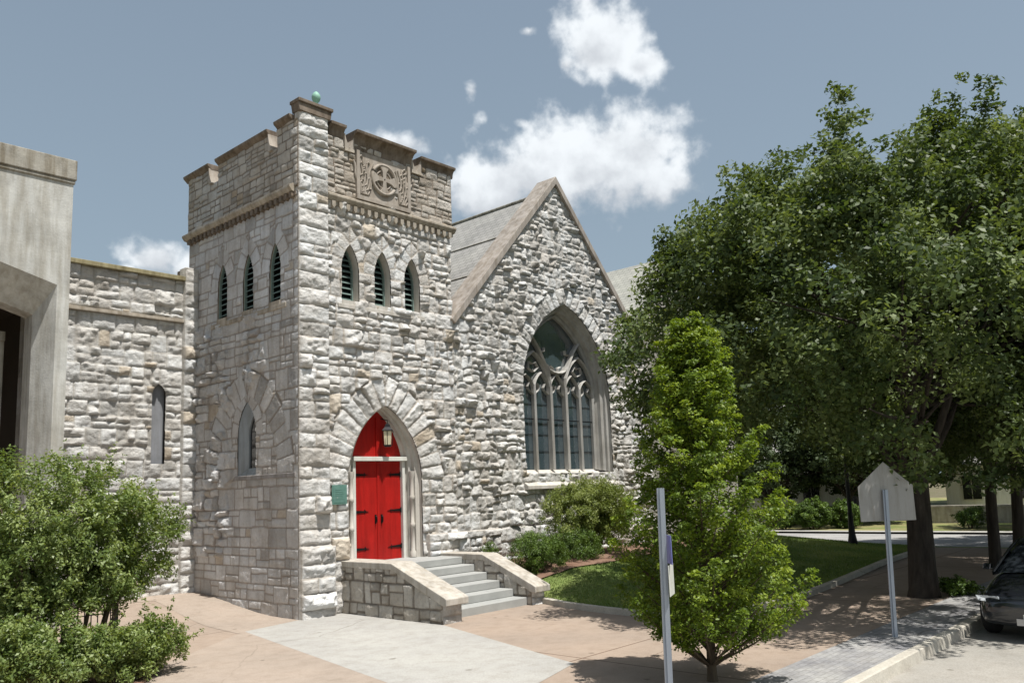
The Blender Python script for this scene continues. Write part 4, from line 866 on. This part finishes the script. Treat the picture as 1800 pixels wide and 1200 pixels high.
# ---- iron railing behind the left bush
fe=empty('iron_railing',(-4.4,.1,0),'short black iron picket railing behind the left bushes','railing')
mb=MB()
for k in range(17): mb.tube([(-5.5+k*.11,.1,-.05),(-5.5+k*.11,.1,1.06)],.010,6)
mb.tube([(-5.6,.1,1.02),(-3.66,.1,1.02)],.016,6); mb.tube([(-5.6,.1,.16),(-3.66,.1,.16)],.014,6); mb.tube([(-5.6,.1,.62),(-3.66,.1,.62)],.010,6); mb.build('pickets',M_iron,fe)
mb=MB(); mb.box(-3.70,-3.62,.06,.14,-.05,1.14); mb.lathe((-3.66,.1,1.14),[(.05,0),(.05,.02),(.03,.05),(0,.07)],10); mb.build('post',M_iron,fe)
# ---- lamp post and low stone pier
lp_=empty('lamp_post',(19.93,-4.13,0),'black lamp post standing at the far end of the lawn','street lamp')
mb=MB(); mb.lathe((19.93,-4.13,0),[(.24,-.1),(.24,.12),(.17,.22),(.12,.5),(.095,.9),(.085,1.2),(.10,1.25),(.075,1.3),(.06,3.6),(.09,3.7),(.05,3.8)],12); mb.build('post',M_iron,lp_)
mb=MB(); mb.lathe((19.93,-4.13,3.8),[(.07,0),(.20,.12),(.24,.35),(.16,.6),(0,.62)],12); mb.build('globe',M_white,lp_)
mb=MB(); mb.lathe((19.93,-4.13,4.40),[(.18,0),(.2,.02),(.1,.1),(.02,.25),(0,.26)],12); mb.build('lamp_cap',M_iron,lp_)
pw=stone_wall('stone_pilaster',(0,-.30,0),X_,(0,-1,0),11.78,12.02,.2,2.25,M_trimw,None,71,rects=[(11.78,12.02,.2+.34*k,.54+.34*k) for k in range(7)],amp=(.01,.02),skirt=.3); tag(pw,'narrow pale stone pilaster at the foot of the gable wall right of the shrubs','pilaster')
# ---- parked car
def car(loc):
    c=empty('parked_car',(0,0,0),'black car parked at the kerb in the shade at the right edge','car')
    g=G('black_car_paint'); M_paint=g.done((.012,.014,.018),.18,.2,.6); g.p.inputs['Coat Weight'].default_value=.8
    g=G('car_glass'); M_cg=g.done((.02,.025,.03),.05,0,1.); g=G('tyre_rubber'); M_ty=g.done((.02,.02,.02),.85); g=G('alloy_rim'); M_rim=g.done((.45,.45,.46),.35,.9)
    g=G('headlight_lens'); M_hl=g.done((.55,.58,.6),.12,.3,.8)
    # x: 0 front .. 4.6 rear ; loft of cross sections (half width, sill, belt, top)
    S=[(0.0,.60,.34,.56,.60),(.06,.74,.24,.60,.68),(.30,.84,.20,.66,.76),(.8,.89,.18,.72,.84),(1.25,.90,.18,.80,.92),(1.5,.90,.18,.84,.96),(2.2,.90,.18,.87,.98),(3.0,.90,.18,.88,1.0),(3.7,.90,.18,.89,1.0),(4.2,.87,.20,.88,.98),(4.5,.80,.26,.84,.92),(4.62,.70,.36,.76,.82)]
    vs=[];nseg=0
    for x,w,s_,b_,t_ in S:
        r=[(-w*.86,s_),(-w*.97,s_+.07),(-w,s_+(b_-s_)*.5),(-w*.97,b_-.04),(-w*.90,b_+(t_-b_)*.45),(-w*.62,t_-.012),(0,t_+.012)]
        r=r+[(-p[0],p[1]) for p in r[::-1][1:]]; nseg=len(r); vs+=[(x,p[0],p[1]) for p in r]
    fs=[]
    for i in range(len(S)-1):
        for k in range(nseg): fs.append((i*nseg+k,i*nseg+(k+1)%nseg,(i+1)*nseg+(k+1)%nseg,(i+1)*nseg+k))
    fs+= [tuple(range(nseg)),tuple(range((len(S)-1)*nseg,len(S)*nseg))]
    m=MB(); m.add(vs,fs,True); o=m.build('body',M_paint,c); sm=o.modifiers.new('s','SUBSURF'); sm.levels=sm.render_levels=2
    T=[(1.35,.84,.93,.02),(1.95,.66,1.30,0),(2.3,.60,1.42,0),(3.0,.60,1.44,0),(3.5,.64,1.34,0),(4.1,.80,.97,0)]
    vs=[]; 
    for x,w,z,_ in T: vs+=[(x,-.84 if z<1 else -w-.14*(1.44-z),.92),(x,-w,z-.05),(x,-w*.8,z),(x,0,z+.02),(x,w*.8,z),(x,w,z-.05),(x,.84 if z<1 else w+.14*(1.44-z),.92)]
    fs=[]
    for i in range(len(T)-1):
        for k in range(6): fs.append((i*7+k,i*7+k+1,(i+1)*7+k+1,(i+1)*7+k))
    m=MB(); m.add(vs,fs,True); m.build('greenhouse_glass',M_cg,c)
    m=MB(); m.prism([(2.05,1.36),(2.35,1.455),(3.0,1.475),(3.45,1.40),(3.45,1.36),(3.0,1.43),(2.35,1.41)],1,-.56,.56)
    for s in (-1,1): m.tube([(1.38,s*.83,.93),(1.95,s*.66,1.29),(2.3,s*.60,1.41),(3.0,s*.60,1.43),(3.5,s*.64,1.33),(4.1,s*.80,.97)],.028,6); m.tube([(2.75,s*.62,1.42),(2.78,s*.86,.92)],.03,6)
    m.build('roof',M_paint,c,.01)
    for x in (.88,3.6):
        for s in (-1,1):
            m=MB(); y=s*.80
            pr=[(.18,-.11),(.29,-.11),(.325,-.08),(.33,0),(.325,.08),(.29,.11),(.18,.11)]
            vs=[];n=24
            for rr,dy_ in pr:
                for k in range(n): vs.append((x+rr*math.cos(2*PI*k/n),y+dy_,.33+rr*math.sin(2*PI*k/n)))
            fs=[(i*n+k,i*n+(k+1)%n,(i+1)*n+(k+1)%n,(i+1)*n+k) for i in range(len(pr)-1) for k in range(n)]
            m.add(vs,fs,True); w_=m.build('wheel',M_ty,c)
            m=MB()
            for k in range(7):
                a_=2*PI*k/7; m.tube([(x,y+s*.09,.33),(x+.2*math.cos(a_),y+s*.10,.33+.2*math.sin(a_))],[.03,.018],6)
            m.tube([(x,y-.05,.33),(x,y+s*.10,.33)],.05,10); m.tube([(x+.205*math.cos(2*PI*k/24),y+s*.10,.33+.205*math.sin(2*PI*k/24)) for k in range(25)],.014,6,cap=False); m.build('rim',M_rim,w_)
    for s in (-1,1):
        m=MB(); m.add([(.10,s*.46,.56),(.20,s*.80,.60),(.34,s*.86,.66),(.16,s*.50,.67),(.04,s*.46,.575),(.12,s*.80,.61),(.26,s*.875,.675),(.08,s*.5,.69)],[(0,1,2,3),(4,5,6,7),(0,1,5,4),(1,2,6,5),(2,3,7,6),(3,0,4,7)]); m.build('headlight',M_hl,c,.01)
        m=MB(); m.prism([(1.52,.96),(1.60,1.06),(1.72,1.05),(1.72,.95)],1,min(s*.90,s*1.03),max(s*.90,s*1.03)); m.build('mirror',M_paint,c,.02)
    m=MB(); 
    for k in range(4): m.box(.015,.06,-.36,.36,.40+k*.045,.41+k*.045)
    m.box(-.012,.03,-.26,.26,.27,.37); m.build('grille',M_rim,c)
    m=MB(); m.box(-.03,.0,-.16,.16,.30,.44); m.build('blank_plate',M_white,c,.004)
    c.location=loc
    for ch in c.children: ch.matrix_parent_inverse=Matrix.Identity(4)
    return c
cr=car((5.0,-12.42,-.14))
# ---- far side of the cross street
def rounded(loc,r_,label,seed): return shrub('round_hedge_bush',label,loc,[(0,0,r_*.72,r_,r_,r_*.8)],16000,.085,M_yew,seed,3,clr=.16,group='clipped round bushes across the side street')
rounded((32.0,3.75,0),.75,'clipped round bush across the side street, nearest the pyramidal tree',81)
rounded((32.4,2.45,0),.95,'largest clipped round bush across the side street, between two others',83)
rounded((33.4,1.1,0),.85,'clipped round bush across the side street, just left of the lamp post',84)
def house(loc,w,dp,h,rh,label,wallc,seed,roofc=M_slate,ang=0):
    t=empty('house',(0,0,0),label,'house'); mw=dressed('house_wall_%d'%seed,wallc,.12,.7,.2)
    m=MB(); m.box(0,dp,-w/2,w/2,-.3,h); m.prism([(-w/2,h),(0,h+rh-.1),(w/2,h)],0,.0,dp) if ang==0 else m.prism([(0,h),(dp/2,h+rh-.1),(dp,h)],1,-w/2,w/2); m.box(-.05,0,-w/2-.02,w/2+.02,-.3,.5); m.build('wall',mw,t)
    m=MB()
    if ang==0:
        for s in (-1,1): m.prism([(0,h+rh),(s*(w/2+.4),h-.15),(s*(w/2+.4),h-.27),(0,h+rh-.14)],0,-.4,dp+.4)
    else:
        for s in (-1,1): m.prism([(dp/2,h+rh),(dp/2+s*(dp/2+.4),h-.15),(dp/2+s*(dp/2+.4),h-.27),(dp/2,h+rh-.14)],1,-w/2-.4,w/2+.4)
    rf=m.build('roof',roofc,t); m=MB(); m.box(dp*.6,dp*.6+.6,w*.2,w*.2+.6,h,h+rh+.8); m.build('chimney',M_trim,rf)
    n=max(2,int(w/2.6))
    for k in range(n):
        y=-w/2+(k+.5)*w/n
        for z in ([.9] if h<4 else [.9,3.7]):
            m=MB(); m.box(-.07,-.001,y-.58,y+.58,z-.08,z+1.5); wn=m.build('window',M_white,t); m=MB(); m.box(-.09,-.072,y-.5,y-.02,z,z+1.42); m.box(-.09,-.072,y+.02,y+.5,z,z+1.42); m.build('pane',M_glass2,wn)
    t.location=loc
    for ch in t.children: ch.matrix_parent_inverse=Matrix.Identity(4)
    return t
house((40,7.0,0),11,8,3.0,2.2,'low cream house with white trim across the side street behind the round bushes',(.80,.80,.79),1,M_slate,1)
house((47,-4.5,0),9,9,3.2,2.4,'white house seen between the street tree trunks at the right',(.84,.84,.84),2,M_slate,1)
house((52,20,0),14,10,5.8,3,'taller pale house farther up the side street behind the trees',(.50,.46,.40),3,M_tanroof,1)
house((43,-22,0),12,9,5.5,3,'brick coloured house across the street beyond the parked car',(.32,.17,.12),4,M_slate,1)
mb=MB(); mb.box(38,38.3,-7.5,-1.2,-.1,.75); mb.box(37.95,38.35,-7.5,-1.2,.75,.85)
tag(mb.build('low_wall',M_cop),'low pale garden wall in front of the white house','garden wall')
# distant trees
ft=oak((38,12,0),9,'distant dark tree left of the cream house',4.2,3.4,5.2,26000,.26,.22,26,M_farleaf,'background trees across the side street','background_tree',1.8,1.6)
gb='background trees across the side street'
rr_=random.Random(4)
spots=[(37,2.3,.8,'loose background tree between the cream house and the round bushes'),(44,1.6,1.0,'background tree filling the gap between the cream and white houses'),(54,-2,1.4,'tall background tree rising behind the white house'),(60,8,1.7,'tall background tree rising behind the cream house'),(50,-13,1.3,'background tree right of the white house'),(62,-12,1.8,'large background tree far down the street'),(46,28,1.4,'background tree in front of the taller pale house'),(70,2,1.9,'farthest background tree at the end of the view'),(72,-24,2.0,'background tree beyond the brick coloured house'),(66,24,1.8,'background tree behind the taller pale house'),(36,-14.5,1.0,'background tree at the far street corner'),(35.5,6.2,.75,'small background tree right behind the nearest round bush'),(35,-8.2,.8,'small background tree beside the low garden wall'),(58,40,1.8,'background tree far up the side street')]
for x,y,s,l in spots: dup(ft,(x,y,-.1),l,rr_.uniform(0,6),s,gb)
shrub('garden_shrub','small loose shrub on the lawn in front of the white house',(33.5,-4.6,0),[(0,0,.45,.8,.7,.4)],5000,.08,M_yew,91,3,clr=.16)
# trees behind and left of the camera side of the street, for reflections and other views
# ---- lawn grass blades
rng=np.random.default_rng(77); n=70000
x=rng.uniform(3.8,21,n); y=rng.uniform(-7.7,-.4,n)
cx=np.array([p[0] for p in crv]); cy=np.array([p[1] for p in crv])
left=np.interp(y,cy[:6][::-1],cx[:6][::-1]); bot=np.interp(x,cx[5:],cy[5:]); mul=np.interp(x,[4.4,6,8,9.8,12.6,13.9],[-1.75,-2.30,-2.30,-2.15,-1.9,-.9])
k=(x>left+.1)&(y>bot+.1)&((y<mul)|(x>13.9)); x=x[k];y=y[k]; z=lawnz(x,y)
a=rng.uniform(0,2*PI,len(x)); h=rng.uniform(.03,.065,len(x)); w_=.008+.004*rng.random(len(x)); ln=rng.normal(size=(2,len(x)))*.02
A=np.stack([x-w_*np.cos(a),y-w_*np.sin(a),z],1);B=np.stack([x+w_*np.cos(a),y+w_*np.sin(a),z],1);T=np.stack([x+ln[0],y+ln[1],z+h],1)
tv=np.clip(.5+fbm(x*.8,y*.8,3)*.9+rng.normal(size=len(x))*.2,0,1)
o=mesh_np('grass',np.stack([A,B,T],1).reshape(-1,3),np.arange(3*len(x)).reshape(-1,3),M_grass,None,False,{'tint':np.repeat(tv,3)}); o['kind']='stuff'
